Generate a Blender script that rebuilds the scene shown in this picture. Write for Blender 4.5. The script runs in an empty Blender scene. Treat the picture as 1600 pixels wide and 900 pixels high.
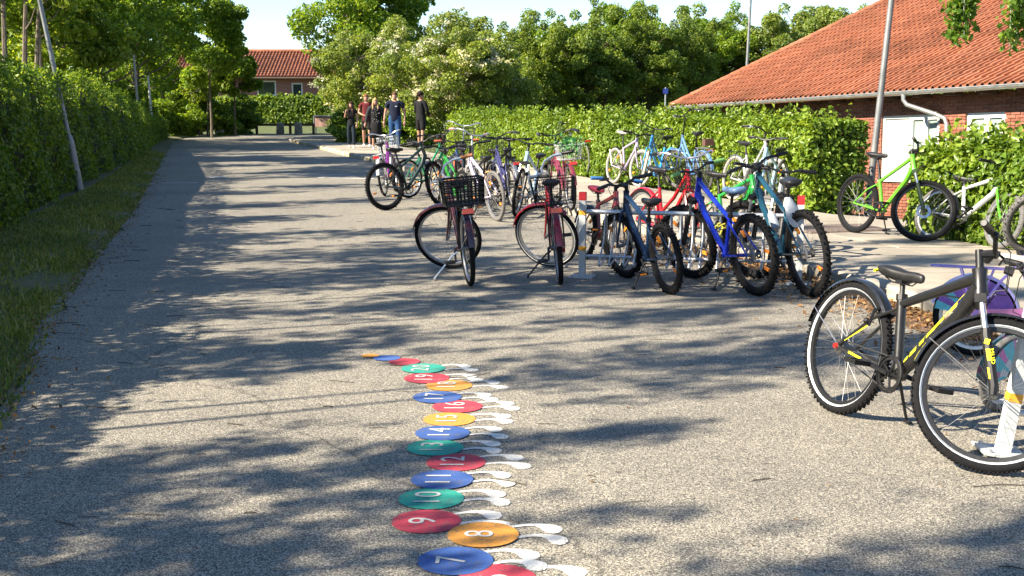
import bpy, bmesh, math, random
import numpy as np
from mathutils import Vector, Matrix, noise

R_ = math.radians
scene = bpy.context.scene
COL = scene.collection
rng = np.random.default_rng(7)
random.seed(7)

# ------------------------------------------------------------------ camera, sky, sun, exposure
cam_data = bpy.data.cameras.new('camera')
cam = bpy.data.objects.new('camera', cam_data)
COL.objects.link(cam)
cam.location = (0, 0, 1.6)
cam_data.sensor_width = 36
cam_data.lens = 42.75
cam.rotation_euler = (math.pi / 2 - math.atan(290 / 1900), 0, 0)
cam_data.clip_end = 2000
cam_data.clip_start = 0.05
scene.camera = cam

SUN_TO = Vector((-0.93, -0.367, math.tan(R_(36)))).normalized()
world = bpy.data.worlds.new('World')
scene.world = world
world.use_nodes = True
nt = world.node_tree
for n in list(nt.nodes):
    nt.nodes.remove(n)
sky = nt.nodes.new('ShaderNodeTexSky')
sky.sky_type = 'NISHITA'
sky.sun_disc = False
sky.sun_elevation = R_(36)
sky.sun_rotation = math.atan2(SUN_TO.x, SUN_TO.y) % (2 * math.pi)
sky.air_density = 1.0
sky.dust_density = 0.0
sky.ozone_density = 3.0
sky.altitude = 1200
bg = nt.nodes.new('ShaderNodeBackground')
bg.inputs['Strength'].default_value = 0.073
wo = nt.nodes.new('ShaderNodeOutputWorld')
nt.links.new(sky.outputs[0], bg.inputs['Color'])
nt.links.new(bg.outputs[0], wo.inputs['Surface'])

sl = bpy.data.lights.new('sun', 'SUN')
sl.energy = 5.0
sl.angle = R_(0.53)
sl.color = (1.0, 0.89, 0.72)
sun = bpy.data.objects.new('sun', sl)
COL.objects.link(sun)
sun.location = (-30, -6, 25)
sun.rotation_euler = (-SUN_TO).to_track_quat('-Z', 'Y').to_euler()

scene.view_settings.view_transform = 'Standard'
scene.view_settings.look = 'None'
scene.view_settings.exposure = 1.72
scene.view_settings.gamma = 1.0
scene.render.engine = 'CYCLES'
scene.cycles.max_bounces = 6
scene.cycles.transparent_max_bounces = 6

# ------------------------------------------------------------------ materials
MATS = {}
def new_mat(name):
    m = bpy.data.materials.new(name)
    m.use_nodes = True
    t = m.node_tree
    p = t.nodes['Principled BSDF']
    return m, t, p

def paint(name, col, rough=0.4, metal=0.0, coat=0.0, var=0.12, scale=40.0, bump=0.0, spec=0.5):
    """plain coloured surface with slight dirt / wear variation"""
    if name in MATS:
        return MATS[name]
    m, t, p = new_mat(name)
    tc = t.nodes.new('ShaderNodeTexCoord')
    nz = t.nodes.new('ShaderNodeTexNoise')
    nz.inputs['Scale'].default_value = scale
    nz.inputs['Detail'].default_value = 5
    t.links.new(tc.outputs['Object'], nz.inputs['Vector'])
    mr = t.nodes.new('ShaderNodeMapRange')
    mr.inputs['From Min'].default_value = 0.3
    mr.inputs['From Max'].default_value = 0.7
    mr.inputs['To Min'].default_value = 1 - var
    mr.inputs['To Max'].default_value = 1 + var
    t.links.new(nz.outputs['Fac'], mr.inputs['Value'])
    mx = t.nodes.new('ShaderNodeMix')
    mx.data_type = 'RGBA'; mx.blend_type = 'MULTIPLY'
    mx.inputs[0].default_value = 1
    mx.inputs[6].default_value = (*col, 1)
    t.links.new(mr.outputs[0], mx.inputs[7])
    t.links.new(mx.outputs[2], p.inputs['Base Color'])
    mr2 = t.nodes.new('ShaderNodeMapRange')
    mr2.inputs['To Min'].default_value = max(0, rough - 0.1)
    mr2.inputs['To Max'].default_value = min(1, rough + 0.12)
    t.links.new(nz.outputs['Fac'], mr2.inputs['Value'])
    t.links.new(mr2.outputs[0], p.inputs['Roughness'])
    p.inputs['Metallic'].default_value = metal
    p.inputs['Coat Weight'].default_value = coat
    p.inputs['Specular IOR Level'].default_value = spec
    if bump:
        b = t.nodes.new('ShaderNodeBump')
        b.inputs['Strength'].default_value = bump
        b.inputs['Distance'].default_value = 0.01
        t.links.new(nz.outputs['Fac'], b.inputs['Height'])
        t.links.new(b.outputs[0], p.inputs['Normal'])
    MATS[name] = m
    return m

def ramp(t, stops, src):
    r = t.nodes.new('ShaderNodeValToRGB')
    el = r.color_ramp.elements
    while len(el) < len(stops):
        el.new(0.5)
    for e, (pos, c) in zip(el, stops):
        e.position = pos
        e.color = (*c, 1) if len(c) == 3 else c
    t.links.new(src, r.inputs[0])
    return r

def mixc(t, fac, a, b, mode='MIX'):
    mx = t.nodes.new('ShaderNodeMix')
    mx.data_type = 'RGBA'; mx.blend_type = mode
    for i, v in ((0, fac), (6, a), (7, b)):
        if isinstance(v, (int, float)):
            mx.inputs[i].default_value = v
        elif isinstance(v, tuple):
            mx.inputs[i].default_value = (*v, 1)
        else:
            t.links.new(v, mx.inputs[i])
    return mx.outputs[2]

def nzt(t, scale, detail=4, rough=0.5, coord='Object', vec=None):
    n = t.nodes.new('ShaderNodeTexNoise')
    n.inputs['Scale'].default_value = scale
    n.inputs['Detail'].default_value = detail
    n.inputs['Roughness'].default_value = rough
    if vec is None:
        tc = t.nodes.new('ShaderNodeTexCoord')
        vec = tc.outputs[coord]
    t.links.new(vec, n.inputs['Vector'])
    return n.outputs['Fac']

def leaf_mat(name, dark, mid, light, trans=0.4, rough=0.5, tint=None):
    if name in MATS:
        return MATS[name]
    m, t, p = new_mat(name)
    g = t.nodes.new('ShaderNodeNewGeometry')
    r = ramp(t, [(0.0, dark), (0.45, mid), (1.0, light)], g.outputs['Random Per Island'])
    n = nzt(t, 0.7, 3)
    hue = ramp(t, [(0.35, (0.75, 0.8, 0.8)), (0.65, (1.2, 1.12, 0.9))], n)
    c = mixc(t, 1.0, r.outputs[0], hue.outputs[0], 'MULTIPLY')
    t.links.new(c, p.inputs['Base Color'])
    p.inputs['Roughness'].default_value = rough
    p.inputs['Specular IOR Level'].default_value = 0.35
    tr = t.nodes.new('ShaderNodeBsdfTranslucent')
    c2 = mixc(t, 1.0, c, tint or (1.5, 1.35, 0.5), 'MULTIPLY')
    t.links.new(c2, tr.inputs['Color'])
    ms = t.nodes.new('ShaderNodeMixShader')
    ms.inputs[0].default_value = trans
    t.links.new(p.outputs[0], ms.inputs[1])
    t.links.new(tr.outputs[0], ms.inputs[2])
    t.links.new(ms.outputs[0], t.nodes['Material Output'].inputs['Surface'])
    MATS[name] = m
    return m

def bump_from(t, p, src, strength, dist=0.01):
    b = t.nodes.new('ShaderNodeBump')
    b.inputs['Strength'].default_value = strength
    b.inputs['Distance'].default_value = dist
    t.links.new(src, b.inputs['Height'])
    t.links.new(b.outputs[0], p.inputs['Normal'])

def asphalt():
    m, t, p = new_mat('asphalt')
    tc = t.nodes.new('ShaderNodeTexCoord')
    v = t.nodes.new('ShaderNodeTexVoronoi')
    v.inputs['Scale'].default_value = 200
    t.links.new(tc.outputs['Object'], v.inputs['Vector'])
    sep = t.nodes.new('ShaderNodeSeparateColor')
    t.links.new(v.outputs['Color'], sep.inputs[0])
    stone = ramp(t, [(0.0, (0.055, 0.052, 0.048)), (0.30, (0.165, 0.153, 0.132)), (0.62, (0.295, 0.270, 0.222)), (0.86, (0.43, 0.39, 0.315)), (1.0, (0.60, 0.55, 0.45))], sep.outputs[0])
    # binder between the stones
    edge = ramp(t, [(0.0, (0, 0, 0)), (0.55, (0, 0, 0)), (0.9, (1, 1, 1))], v.outputs['Distance'])
    c = mixc(t, edge.outputs[0], stone.outputs[0], (0.06, 0.06, 0.058))
    big = nzt(t, 0.38, 7, 0.62, vec=tc.outputs['Object'])
    tone = ramp(t, [(0.3, (0.74, 0.74, 0.75)), (0.47, (0.98, 0.98, 0.97)), (0.7, (1.16, 1.14, 1.08))], big)
    c = mixc(t, 1.0, c, tone.outputs[0], 'MULTIPLY')
    fine = nzt(t, 7, 5, 0.7, vec=tc.outputs['Object'])
    tone2 = ramp(t, [(0.3, (0.88, 0.88, 0.88)), (0.72, (1.1, 1.1, 1.1))], fine)
    c = mixc(t, 1.0, c, tone2.outputs[0], 'MULTIPLY')
    # long cracks, sealed dark
    vc = t.nodes.new('ShaderNodeTexVoronoi'); vc.feature = 'DISTANCE_TO_EDGE'
    vc.inputs['Scale'].default_value = 0.16
    mp = t.nodes.new('ShaderNodeMapping')
    wob = t.nodes.new('ShaderNodeVectorMath'); wob.operation = 'ADD'
    nn = t.nodes.new('ShaderNodeTexNoise'); nn.inputs['Scale'].default_value = 1.3; nn.inputs['Detail'].default_value = 4
    t.links.new(tc.outputs['Object'], nn.inputs['Vector'])
    t.links.new(tc.outputs['Object'], wob.inputs[0]); t.links.new(nn.outputs['Color'], wob.inputs[1])
    t.links.new(wob.outputs[0], vc.inputs['Vector'])
    cr = ramp(t, [(0.0, (0.55, 0.55, 0.55)), (0.0022, (1, 1, 1))], vc.outputs['Distance'])
    c = mixc(t, 1.0, c, cr.outputs[0], 'MULTIPLY')
    t.links.new(c, p.inputs['Base Color'])
    p.inputs['Roughness'].default_value = 0.85
    p.inputs['Specular IOR Level'].default_value = 0.25
    bump_from(t, p, sep.outputs[0], 0.5, 0.004)
    return m

def concrete(name, a, b, scale=3.0, spots=0.0):
    m, t, p = new_mat(name)
    n1 = nzt(t, scale, 8, 0.65)
    r1 = ramp(t, [(0.3, a), (0.7, b)], n1)
    n2 = nzt(t, 160, 3)
    r2 = ramp(t, [(0.3, (0.8, 0.8, 0.8)), (0.7, (1.15, 1.15, 1.15))], n2)
    c = mixc(t, 1.0, r1.outputs[0], r2.outputs[0], 'MULTIPLY')
    oi = t.nodes.new('ShaderNodeObjectInfo')
    rr = ramp(t, [(0, (0.80, 0.80, 0.81)), (1, (1.12, 1.11, 1.07))], oi.outputs['Random'])
    c = mixc(t, 1.0, c, rr.outputs[0], 'MULTIPLY')
    if spots:
        n3 = nzt(t, 5, 6, 0.6)
        r3 = ramp(t, [(0.52, (0, 0, 0)), (0.62, (1, 1, 1))], n3)
        c = mixc(t, r3.outputs[0], c, (0.42, 0.33, 0.13))
    t.links.new(c, p.inputs['Base Color'])
    p.inputs['Roughness'].default_value = 0.85
    bump_from(t, p, n2, 0.3, 0.004)
    return m

def soil(name, a, b, c3, scale=4):
    m, t, p = new_mat(name)
    n1 = nzt(t, scale, 8, 0.7)
    r1 = ramp(t, [(0.3, a), (0.5, b), (0.7, c3)], n1)
    t.links.new(r1.outputs[0], p.inputs['Base Color'])
    p.inputs['Roughness'].default_value = 0.95
    n2 = nzt(t, 60, 4)
    bump_from(t, p, n2, 0.6, 0.02)
    return m

def bark_mat(name, a, b):
    m, t, p = new_mat(name)
    tc = t.nodes.new('ShaderNodeTexCoord')
    mp = t.nodes.new('ShaderNodeMapping'); mp.inputs['Scale'].default_value = (1, 1, 0.25)
    t.links.new(tc.outputs['Object'], mp.inputs[0])
    n = nzt(t, 18, 6, 0.7, vec=mp.outputs[0])
    r1 = ramp(t, [(0.35, a), (0.65, b)], n)
    t.links.new(r1.outputs[0], p.inputs['Base Color'])
    p.inputs['Roughness'].default_value = 0.9
    bump_from(t, p, n, 0.8, 0.02)
    return m

def random_tint(name, cols, rough=0.8, scale=25, island=False, dirt=0.25):
    """each object (or each island) takes its own tint"""
    m, t, p = new_mat(name)
    if island:
        g = t.nodes.new('ShaderNodeNewGeometry'); src = g.outputs['Random Per Island']
    else:
        g = t.nodes.new('ShaderNodeObjectInfo'); src = g.outputs['Random']
    k = len(cols)
    r1 = ramp(t, [(i / (k - 1), c) for i, c in enumerate(cols)], src)
    n = nzt(t, scale, 6, 0.65)
    r2 = ramp(t, [(0.3, (1 - dirt,) * 3), (0.7, (1 + dirt * 0.6,) * 3)], n)
    c = mixc(t, 1.0, r1.outputs[0], r2.outputs[0], 'MULTIPLY')
    gp = t.nodes.new('ShaderNodeNewGeometry')
    big = nzt(t, 0.55, 6, 0.7, vec=gp.outputs['Position'])
    r3 = ramp(t, [(0.34, (0.66, 0.68, 0.66)), (0.52, (1, 1, 1)), (0.7, (1.14, 1.12, 1.08))], big)
    c = mixc(t, 1.0, c, r3.outputs[0], 'MULTIPLY')
    t.links.new(c, p.inputs['Base Color'])
    p.inputs['Roughness'].default_value = rough
    p.inputs['Specular IOR Level'].default_value = 0.3
    bump_from(t, p, n, 0.25, 0.006)
    return m

def brick_wall_mat():
    m, t, p = new_mat('far_brickwork')
    tc = t.nodes.new('ShaderNodeTexCoord')
    mp = t.nodes.new('ShaderNodeMapping'); mp.inputs['Rotation'].default_value = (R_(90), 0, 0)
    t.links.new(tc.outputs['Object'], mp.inputs[0])
    b = t.nodes.new('ShaderNodeTexBrick')
    b.inputs['Color1'].default_value = (0.22, 0.085, 0.06, 1)
    b.inputs['Color2'].default_value = (0.26, 0.105, 0.075, 1)
    b.inputs['Mortar'].default_value = (0.27, 0.19, 0.155, 1)
    b.inputs['Scale'].default_value = 1.0
    b.inputs['Brick Width'].default_value = 0.24
    b.inputs['Row Height'].default_value = 0.067
    b.inputs['Mortar Size'].default_value = 0.006
    t.links.new(mp.outputs[0], b.inputs['Vector'])
    t.links.new(b.outputs[0], p.inputs['Base Color'])
    p.inputs['Roughness'].default_value = 0.9
    return m

def glass_mat():
    m, t, p = new_mat('window_glass')
    p.inputs['Base Color'].default_value = (0.03, 0.04, 0.045, 1)
    p.inputs['Roughness'].default_value = 0.06
    p.inputs['Specular IOR Level'].default_value = 0.9
    return m

M_ASPH = asphalt()
M_PAVE = concrete('pavement_concrete', (0.26, 0.23, 0.185), (0.41, 0.365, 0.30), 1.6)
M_KERB = concrete('kerb_concrete', (0.26, 0.23, 0.19), (0.42, 0.38, 0.31), 5)
M_KERBY = concrete('lichen_kerb_concrete', (0.34, 0.30, 0.22), (0.5, 0.44, 0.33), 5, 1.0)
M_STONE = concrete('field_stone', (0.14, 0.135, 0.12), (0.30, 0.285, 0.26), 6)
M_GROUND = soil('lawn_soil', (0.045, 0.06, 0.018), (0.075, 0.10, 0.03), (0.13, 0.12, 0.055), 3)
M_VERGE = soil('verge_soil', (0.055, 0.075, 0.022), (0.11, 0.11, 0.045), (0.18, 0.14, 0.075), 2.2)
M_LITTER = soil('leaf_litter_soil', (0.07, 0.05, 0.03), (0.16, 0.10, 0.06), (0.25, 0.17, 0.10), 14)
M_BARK = bark_mat('grey_brown_bark', (0.07, 0.055, 0.04), (0.20, 0.16, 0.12))
M_BARKD = bark_mat('dark_bark', (0.035, 0.028, 0.02), (0.09, 0.07, 0.05))
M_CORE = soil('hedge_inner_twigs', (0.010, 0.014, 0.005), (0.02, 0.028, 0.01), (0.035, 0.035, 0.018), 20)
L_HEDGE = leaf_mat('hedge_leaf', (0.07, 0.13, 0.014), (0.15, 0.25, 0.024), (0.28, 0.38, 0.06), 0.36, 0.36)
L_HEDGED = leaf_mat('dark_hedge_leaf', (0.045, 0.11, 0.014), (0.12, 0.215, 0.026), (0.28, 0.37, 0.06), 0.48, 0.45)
L_TREE = leaf_mat('maple_leaf', (0.075, 0.16, 0.018), (0.15, 0.26, 0.03), (0.27, 0.37, 0.06), 0.52, 0.45)
L_TREEY = leaf_mat('yellow_green_leaf', (0.09, 0.17, 0.018), (0.18, 0.28, 0.035), (0.31, 0.38, 0.07), 0.52, 0.45)
L_TREED = leaf_mat('dark_tree_leaf', (0.08, 0.145, 0.026), (0.155, 0.235, 0.046), (0.27, 0.35, 0.09), 0.5, 0.45)
L_HAW = leaf_mat('hawthorn_leaf', (0.10, 0.17, 0.034), (0.19, 0.27, 0.06), (0.33, 0.39, 0.13), 0.48, 0.45)
L_BLOOM = leaf_mat('hawthorn_blossom', (0.42, 0.44, 0.27), (0.58, 0.57, 0.42), (0.75, 0.73, 0.60), 0.3, 0.6, (1, 1, 0.9))
L_BIRCH = leaf_mat('birch_leaf', (0.05, 0.12, 0.014), (0.10, 0.20, 0.022), (0.20, 0.30, 0.04), 0.5, 0.4)
L_GRASS = leaf_mat('grass_blade', (0.08, 0.135, 0.024), (0.17, 0.23, 0.05), (0.38, 0.34, 0.15), 0.4, 0.6)
L_LITTER = leaf_mat('dry_leaf', (0.10, 0.05, 0.02), (0.22, 0.11, 0.045), (0.35, 0.22, 0.10), 0.1, 0.8, (1, 1, 1))
M_TILE = random_tint('clay_roof_tile', [(0.23, 0.080, 0.040), (0.30, 0.110, 0.055), (0.36, 0.145, 0.080), (0.25, 0.095, 0.052), (0.32, 0.12, 0.062)], 0.75, 9)
M_TILEI = random_tint('clay_roof_tiles', [(0.23, 0.080, 0.040), (0.30, 0.110, 0.055), (0.36, 0.145, 0.080), (0.25, 0.095, 0.052), (0.32, 0.12, 0.062)], 0.75, 9, True)
M_BRICK = random_tint('red_brick', [(0.20, 0.072, 0.045), (0.26, 0.092, 0.058), (0.32, 0.125, 0.08), (0.22, 0.085, 0.062)], 0.85, 30)
M_BRICKI = random_tint('red_bricks', [(0.20, 0.072, 0.045), (0.26, 0.092, 0.058), (0.32, 0.125, 0.08), (0.22, 0.085, 0.062)], 0.85, 30, True)
M_MORTAR = concrete('mortar', (0.34, 0.27, 0.21), (0.46, 0.38, 0.30), 8)
M_FARBRICK = brick_wall_mat()
M_GLASS = glass_mat()
M_GLASSL = paint('glass_painted_sky_reflection', (0.26, 0.32, 0.30), 0.12, var=0.25, scale=3)  # reflected sky and curtain paleness are painted into the pane colour
M_WHITE = paint('white_window_paint', (0.58, 0.58, 0.56), 0.45, var=0.05, scale=6)
M_ZINC = paint('zinc_gutter', (0.52, 0.53, 0.53), 0.42, 0.75, scale=8)
M_GALV = paint('galvanised_steel', (0.50, 0.52, 0.54), 0.42, 0.7, scale=30, var=0.15)
M_POLE = paint('grey_pole_steel', (0.22, 0.225, 0.225), 0.5, 0.5, scale=5, var=0.2)
M_WOOD = paint('dark_stained_wood', (0.08, 0.05, 0.032), 0.7, scale=12, var=0.3)
M_FELT = paint('dark_soffit', (0.12, 0.07, 0.05), 0.8)
RUB = paint('tyre_rubber', (0.009, 0.009, 0.010), 0.85, var=0.35, scale=60, spec=0.15)
RUBG = paint('dusty_tyre_rubber', (0.11, 0.105, 0.10), 0.85, var=0.3, scale=40)
RUBW = paint('cream_tyre_rubber', (0.36, 0.33, 0.28), 0.7, var=0.15)
BLK = paint('black_plastic', (0.010, 0.010, 0.011), 0.45, var=0.3, spec=0.35)
BLKG = paint('black_gloss_paint', (0.014, 0.015, 0.017), 0.18, coat=0.5)
LEATH = paint('black_saddle_vinyl', (0.014, 0.014, 0.015), 0.45, var=0.2, spec=0.4)
SIL = paint('silver_metal', (0.62, 0.62, 0.62), 0.28, 0.9)
RIMS = paint('rim_aluminium', (0.50, 0.50, 0.50), 0.35, 0.85)
RIMB = paint('black_rim', (0.012, 0.012, 0.013), 0.4, 0.1)
SPK = paint('spoke_steel', (0.17, 0.17, 0.17), 0.45, 0.6)
STRIPE = paint('reflective_tyre_stripe', (0.62, 0.66, 0.70), 0.35, 0.2, var=0.05)
REDL = paint('red_reflector', (0.62, 0.02, 0.015), 0.2, coat=0.6)
ORR = paint('orange_reflector', (0.85, 0.26, 0.02), 0.2, coat=0.5)
BRN = paint('tan_grip', (0.36, 0.14, 0.045), 0.6)

# ------------------------------------------------------------------ object helpers
def link(o, parent=None):
    COL.objects.link(o)
    if parent is not None:
        o.parent = parent
    return o

def tag(o, label=None, cat=None, group=None, kind=None):
    if label: o['label'] = label
    if cat: o['category'] = cat
    if group: o['group'] = group
    if kind: o['kind'] = kind
    return o

def empty(name, loc=(0, 0, 0), rot=(0, 0, 0), label=None, cat=None, group=None):
    o = bpy.data.objects.new(name, None)
    o.empty_display_size = 0.2
    link(o)
    o.location = loc
    o.rotation_euler = rot
    return tag(o, label, cat, group)

class MB:
    """collects shapes, then links them as one mesh object"""
    def __init__(self, T=None):
        self.v = []; self.f = []; self.T = T; self.mi = []; self.cur = 0
    def add(self, vs, fs):
        b = len(self.v)
        if self.T:
            vs = [self.T(q) for q in vs]
        self.v.extend([tuple(q) for q in vs])
        self.f.extend([tuple(i + b for i in q) for q in fs])
        self.mi.extend([self.cur] * len(fs))
        return self
    def tube(self, pts, r, n=8, cap=True, flat=1.0):
        pts = [Vector(q) for q in pts]
        k = len(pts)
        rs = r if isinstance(r, (list, tuple)) else [r] * k
        vs = []; fs = []
        t0 = (pts[1] - pts[0]).normalized()
        up = Vector((0, 0, 1)) if abs(t0.z) < 0.9 else Vector((1, 0, 0))
        nrm = (up - t0 * up.dot(t0)).normalized()
        for i in range(k):
            if i == 0: t = pts[1] - pts[0]
            elif i == k - 1: t = pts[-1] - pts[-2]
            else: t = (pts[i + 1] - pts[i]).normalized() + (pts[i] - pts[i - 1]).normalized()
            t.normalize()
            nrm = (nrm - t * nrm.dot(t))
            if nrm.length < 1e-6: nrm = t.orthogonal()
            nrm.normalize()
            bn = t.cross(nrm)
            for j in range(n):
                a = 2 * math.pi * j / n
                vs.append(pts[i] + nrm * (math.cos(a) * rs[i]) + bn * (math.sin(a) * rs[i] * flat))
        for i in range(k - 1):
            for j in range(n):
                a = i * n + j; b = i * n + (j + 1) % n
                fs.append((a, b, b + n, a + n))
        if cap:
            fs.append(tuple(reversed(range(n))))
            fs.append(tuple(range((k - 1) * n, k * n)))
        return self.add(vs, fs)
    def box(self, c, s, rot=None, taper=1.0):
        c = Vector(c); vs = []
        for dz in (-0.5, 0.5):
            tp = taper if dz > 0 else 1
            for dx, dy in ((-0.5, -0.5), (0.5, -0.5), (0.5, 0.5), (-0.5, 0.5)):
                q = Vector((dx * s[0] * tp, dy * s[1] * tp, dz * s[2]))
                if rot is not None: q = rot @ q
                vs.append(c + q)
        return self.add(vs, [(3, 2, 1, 0), (4, 5, 6, 7), (0, 1, 5, 4), (1, 2, 6, 5), (2, 3, 7, 6), (3, 0, 4, 7)])
    def ring(self, c, prof, n=40, a0=0, a1=2 * math.pi):
        """sweep profile [(radius, lateral)] round the y axis at c (a wheel in the xz plane)"""
        full = abs(a1 - a0 - 2 * math.pi) < 1e-6
        k = len(prof); m = n if full else n + 1
        vs = []; fs = []
        for i in range(m):
            a = a0 + (a1 - a0) * i / n
            for (rad, y) in prof:
                vs.append((c[0] + rad * math.cos(a), c[1] + y, c[2] + rad * math.sin(a)))
        for i in range(n):
            for j in range(k - 1 if prof[0] != prof[-1] else k - 1):
                a = i * k + j; b = ((i + 1) % m) * k + j
                fs.append((a, a + 1, b + 1, b))
        return self.add(vs, fs)
    def sphere(self, c, r, n=8, m=6):
        c = Vector(c); vs = []; fs = []
        rx = r if isinstance(r, tuple) else (r, r, r)
        for i in range(m + 1):
            th = math.pi * i / m
            for j in range(n):
                ph = 2 * math.pi * j / n
                vs.append((c.x + rx[0] * math.sin(th) * math.cos(ph), c.y + rx[1] * math.sin(th) * math.sin(ph), c.z + rx[2] * math.cos(th)))
        for i in range(m):
            for j in range(n):
                a = i * n + j; b = i * n + (j + 1) % n
                fs.append((a, a + n, b + n, b))
        return self.add(vs, fs)
    def loft(self, rings, cap=True):
        n = len(rings[0]); vs = [q for r in rings for q in r]; fs = []
        for i in range(len(rings) - 1):
            for j in range(n):
                a = i * n + j; b = i * n + (j + 1) % n
                fs.append((a, b, b + n, a + n))
        if cap:
            fs.append(tuple(reversed(range(n)))); fs.append(tuple(range((len(rings) - 1) * n, len(rings) * n)))
        return self.add(vs, fs)
    def mesh(self, name, mat, smooth=True, angle=38):
        me = bpy.data.meshes.new(name)
        me.from_pydata(self.v, [], self.f)
        for m in (mat if isinstance(mat, (list, tuple)) else [mat]):
            me.materials.append(m)
        if isinstance(mat, (list, tuple)):
            me.polygons.foreach_set('material_index', self.mi)
        if smooth:
            me.polygons.foreach_set('use_smooth', [True] * len(me.polygons))
            me.set_sharp_from_angle(angle=R_(angle))
        me.update()
        return me
    def build(self, name, mat, parent=None, smooth=True, angle=38):
        return link(bpy.data.objects.new(name, self.mesh(name, mat, smooth, angle)), parent)

def sheet(name, poly, z, mat, parent=None, kind=None):
    bm = bmesh.new()
    vs = [bm.verts.new((q[0], q[1], q[2] if len(q) > 2 else z)) for q in poly]
    f = bm.faces.new(vs)
    if f.normal.z < 0 or True:
        f.normal_update()
        if f.normal.z < 0: f.normal_flip()
    bmesh.ops.triangulate(bm, faces=bm.faces[:])
    me = bpy.data.meshes.new(name); bm.to_mesh(me); bm.free()
    me.materials.append(mat)
    o = link(bpy.data.objects.new(name, me), parent)
    if kind: o['kind'] = kind
    return o

def np_mesh(name, V, F, mat):
    """V (n,3), F (m,k) arrays"""
    me = bpy.data.meshes.new(name)
    m, k = F.shape
    me.vertices.add(len(V)); me.vertices.foreach_set('co', np.ascontiguousarray(V, dtype=np.float32).ravel())
    me.loops.add(m * k); me.loops.foreach_set('vertex_index', np.ascontiguousarray(F, dtype=np.int32).ravel())
    me.polygons.add(m)
    me.polygons.foreach_set('loop_start', np.arange(0, m * k, k, dtype=np.int32))
    me.update(calc_edges=True)
    me.materials.append(mat)
    return me

def unit(a):
    return a / np.maximum(np.linalg.norm(a, axis=-1, keepdims=True), 1e-9)

def leaves_mesh(name, P, N, size, mat, aspect=0.55, fold=0.18):
    """one folded diamond leaf per point: base, left, tip, right"""
    n = len(P)
    d = unit(rng.normal(size=(n, 3)) + np.array([0, 0, -0.25]))
    d = unit(d - N * np.sum(d * N, axis=1, keepdims=True))
    s = np.cross(N, d)
    L = (size * rng.uniform(0.65, 1.3, n))[:, None]
    V = np.empty((n, 4, 3))
    V[:, 0] = P - d * L * 0.5
    V[:, 1] = P + s * L * aspect * 0.5 + N * L * fold - d * L * 0.06
    V[:, 2] = P + d * L * 0.5
    V[:, 3] = P - s * L * aspect * 0.5 + N * L * fold - d * L * 0.06
    b = np.arange(n)[:, None] * 4
    F = np.concatenate([b + np.array([[0, 2, 1]]), b + np.array([[0, 3, 2]])], axis=1).reshape(-1, 3)
    return np_mesh(name, V.reshape(-1, 3), F, mat)

def lerp(a, b, t):
    return a + (b - a) * t

# ------------------------------------------------------------------ ground, road, pavement
LEFT_EDGE = [(-0.6, -4), (-2.0, 3), (-2.86, 6.64), (-3.45, 8.64), (-4.0, 10.87), (-4.65, 13.6), (-5.7, 18.05), (-8.6, 29.4), (-13.9, 49.9), (-15.9, 61.5)]
KERB = [(-9.2, 50.5), (-7.6, 45.5), (-5.1, 37.2), (-3.6, 32.5), (-0.15, 20.5), (2.80, 11.2), (3.08, 9.9), (3.4, 8.2), (3.9, 5.5), (4.8, 1.0), (5.6, -4)]

def ground_z(x, y):
    z = -0.03
    # lower garden behind the right-hand hedges
    if -5 < y < 60:
        hx = np.interp(y, [-5, 7, 12.3, 14, 16.4, 22.4, 29.5, 34, 60], [11, 7.2, 5.9, 5.6, 5.4, 3.4, 1.3, 0.3, -4])
        z -= 1.05 * float(np.clip((x - hx - 0.6) / 2.0, 0, 1))
    # bank beyond the end of the road
    z += 0.45 * float(np.clip((y - 65.5) / 5, 0, 1)) * float(np.clip((2 - x) / 6, 0, 1))
    # verge stands a little above the road
    ex = np.interp(y, [q[1] for q in LEFT_EDGE], [q[0] for q in LEFT_EDGE])
    if -10 < y < 64:
        z += 0.0 * ex
    return z

xs = np.concatenate([np.linspace(-400, -40, 10), np.linspace(-38, 40, 157), np.linspace(44, 400, 10)])
ys = np.concatenate([np.linspace(-200, -12, 6), np.linspace(-10, 80, 151), np.linspace(84, 160, 12), np.linspace(200, 900, 8)])
V = np.array([(x, y, ground_z(x, y)) for y in ys for x in xs])
nx = len(xs); idx = np.arange(len(V)).reshape(len(ys), nx)
F = np.stack([idx[:-1, :-1], idx[:-1, 1:], idx[1:, 1:], idx[1:, :-1]], -1).reshape(-1, 4)
g = link(bpy.data.objects.new('ground', np_mesh('ground', V, F, M_GROUND)))
g['kind'] = 'structure'

# road as a fine strip mesh, left edge slightly ragged
bm = bmesh.new()
rows = []
for y in np.concatenate([np.arange(-4, 30, 0.5), np.arange(30, 62.1, 1.0)]):
    xl = float(np.interp(y, [q[1] for q in LEFT_EDGE], [q[0] for q in LEFT_EDGE]))
    ky = [q[1] for q in KERB][::-1]; kx = [q[0] for q in KERB][::-1]
    xr = float(np.interp(y, ky, kx)) + 0.05 if y <= 50.5 else float(lerp(-9.0, -6.0, (y - 50.5) / 11))
    xl += 0.10 * math.sin(y * 2.1) + 0.06 * math.sin(y * 5.3 + 1)
    rows.append([bm.verts.new((lerp(xl, xr, t), y, 0.0 - (0.02 if t == 0 else 0))) for t in (0, 0.03, 0.5, 1)])
for a, b in zip(rows[:-1], rows[1:]):
    for i in range(3):
        bm.faces.new((a[i], a[i + 1], b[i + 1], b[i]))
me = bpy.data.meshes.new('road'); bm.to_mesh(me); bm.free(); me.materials.append(M_ASPH)
road = link(bpy.data.objects.new('road', me)); road['kind'] = 'structure'

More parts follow.
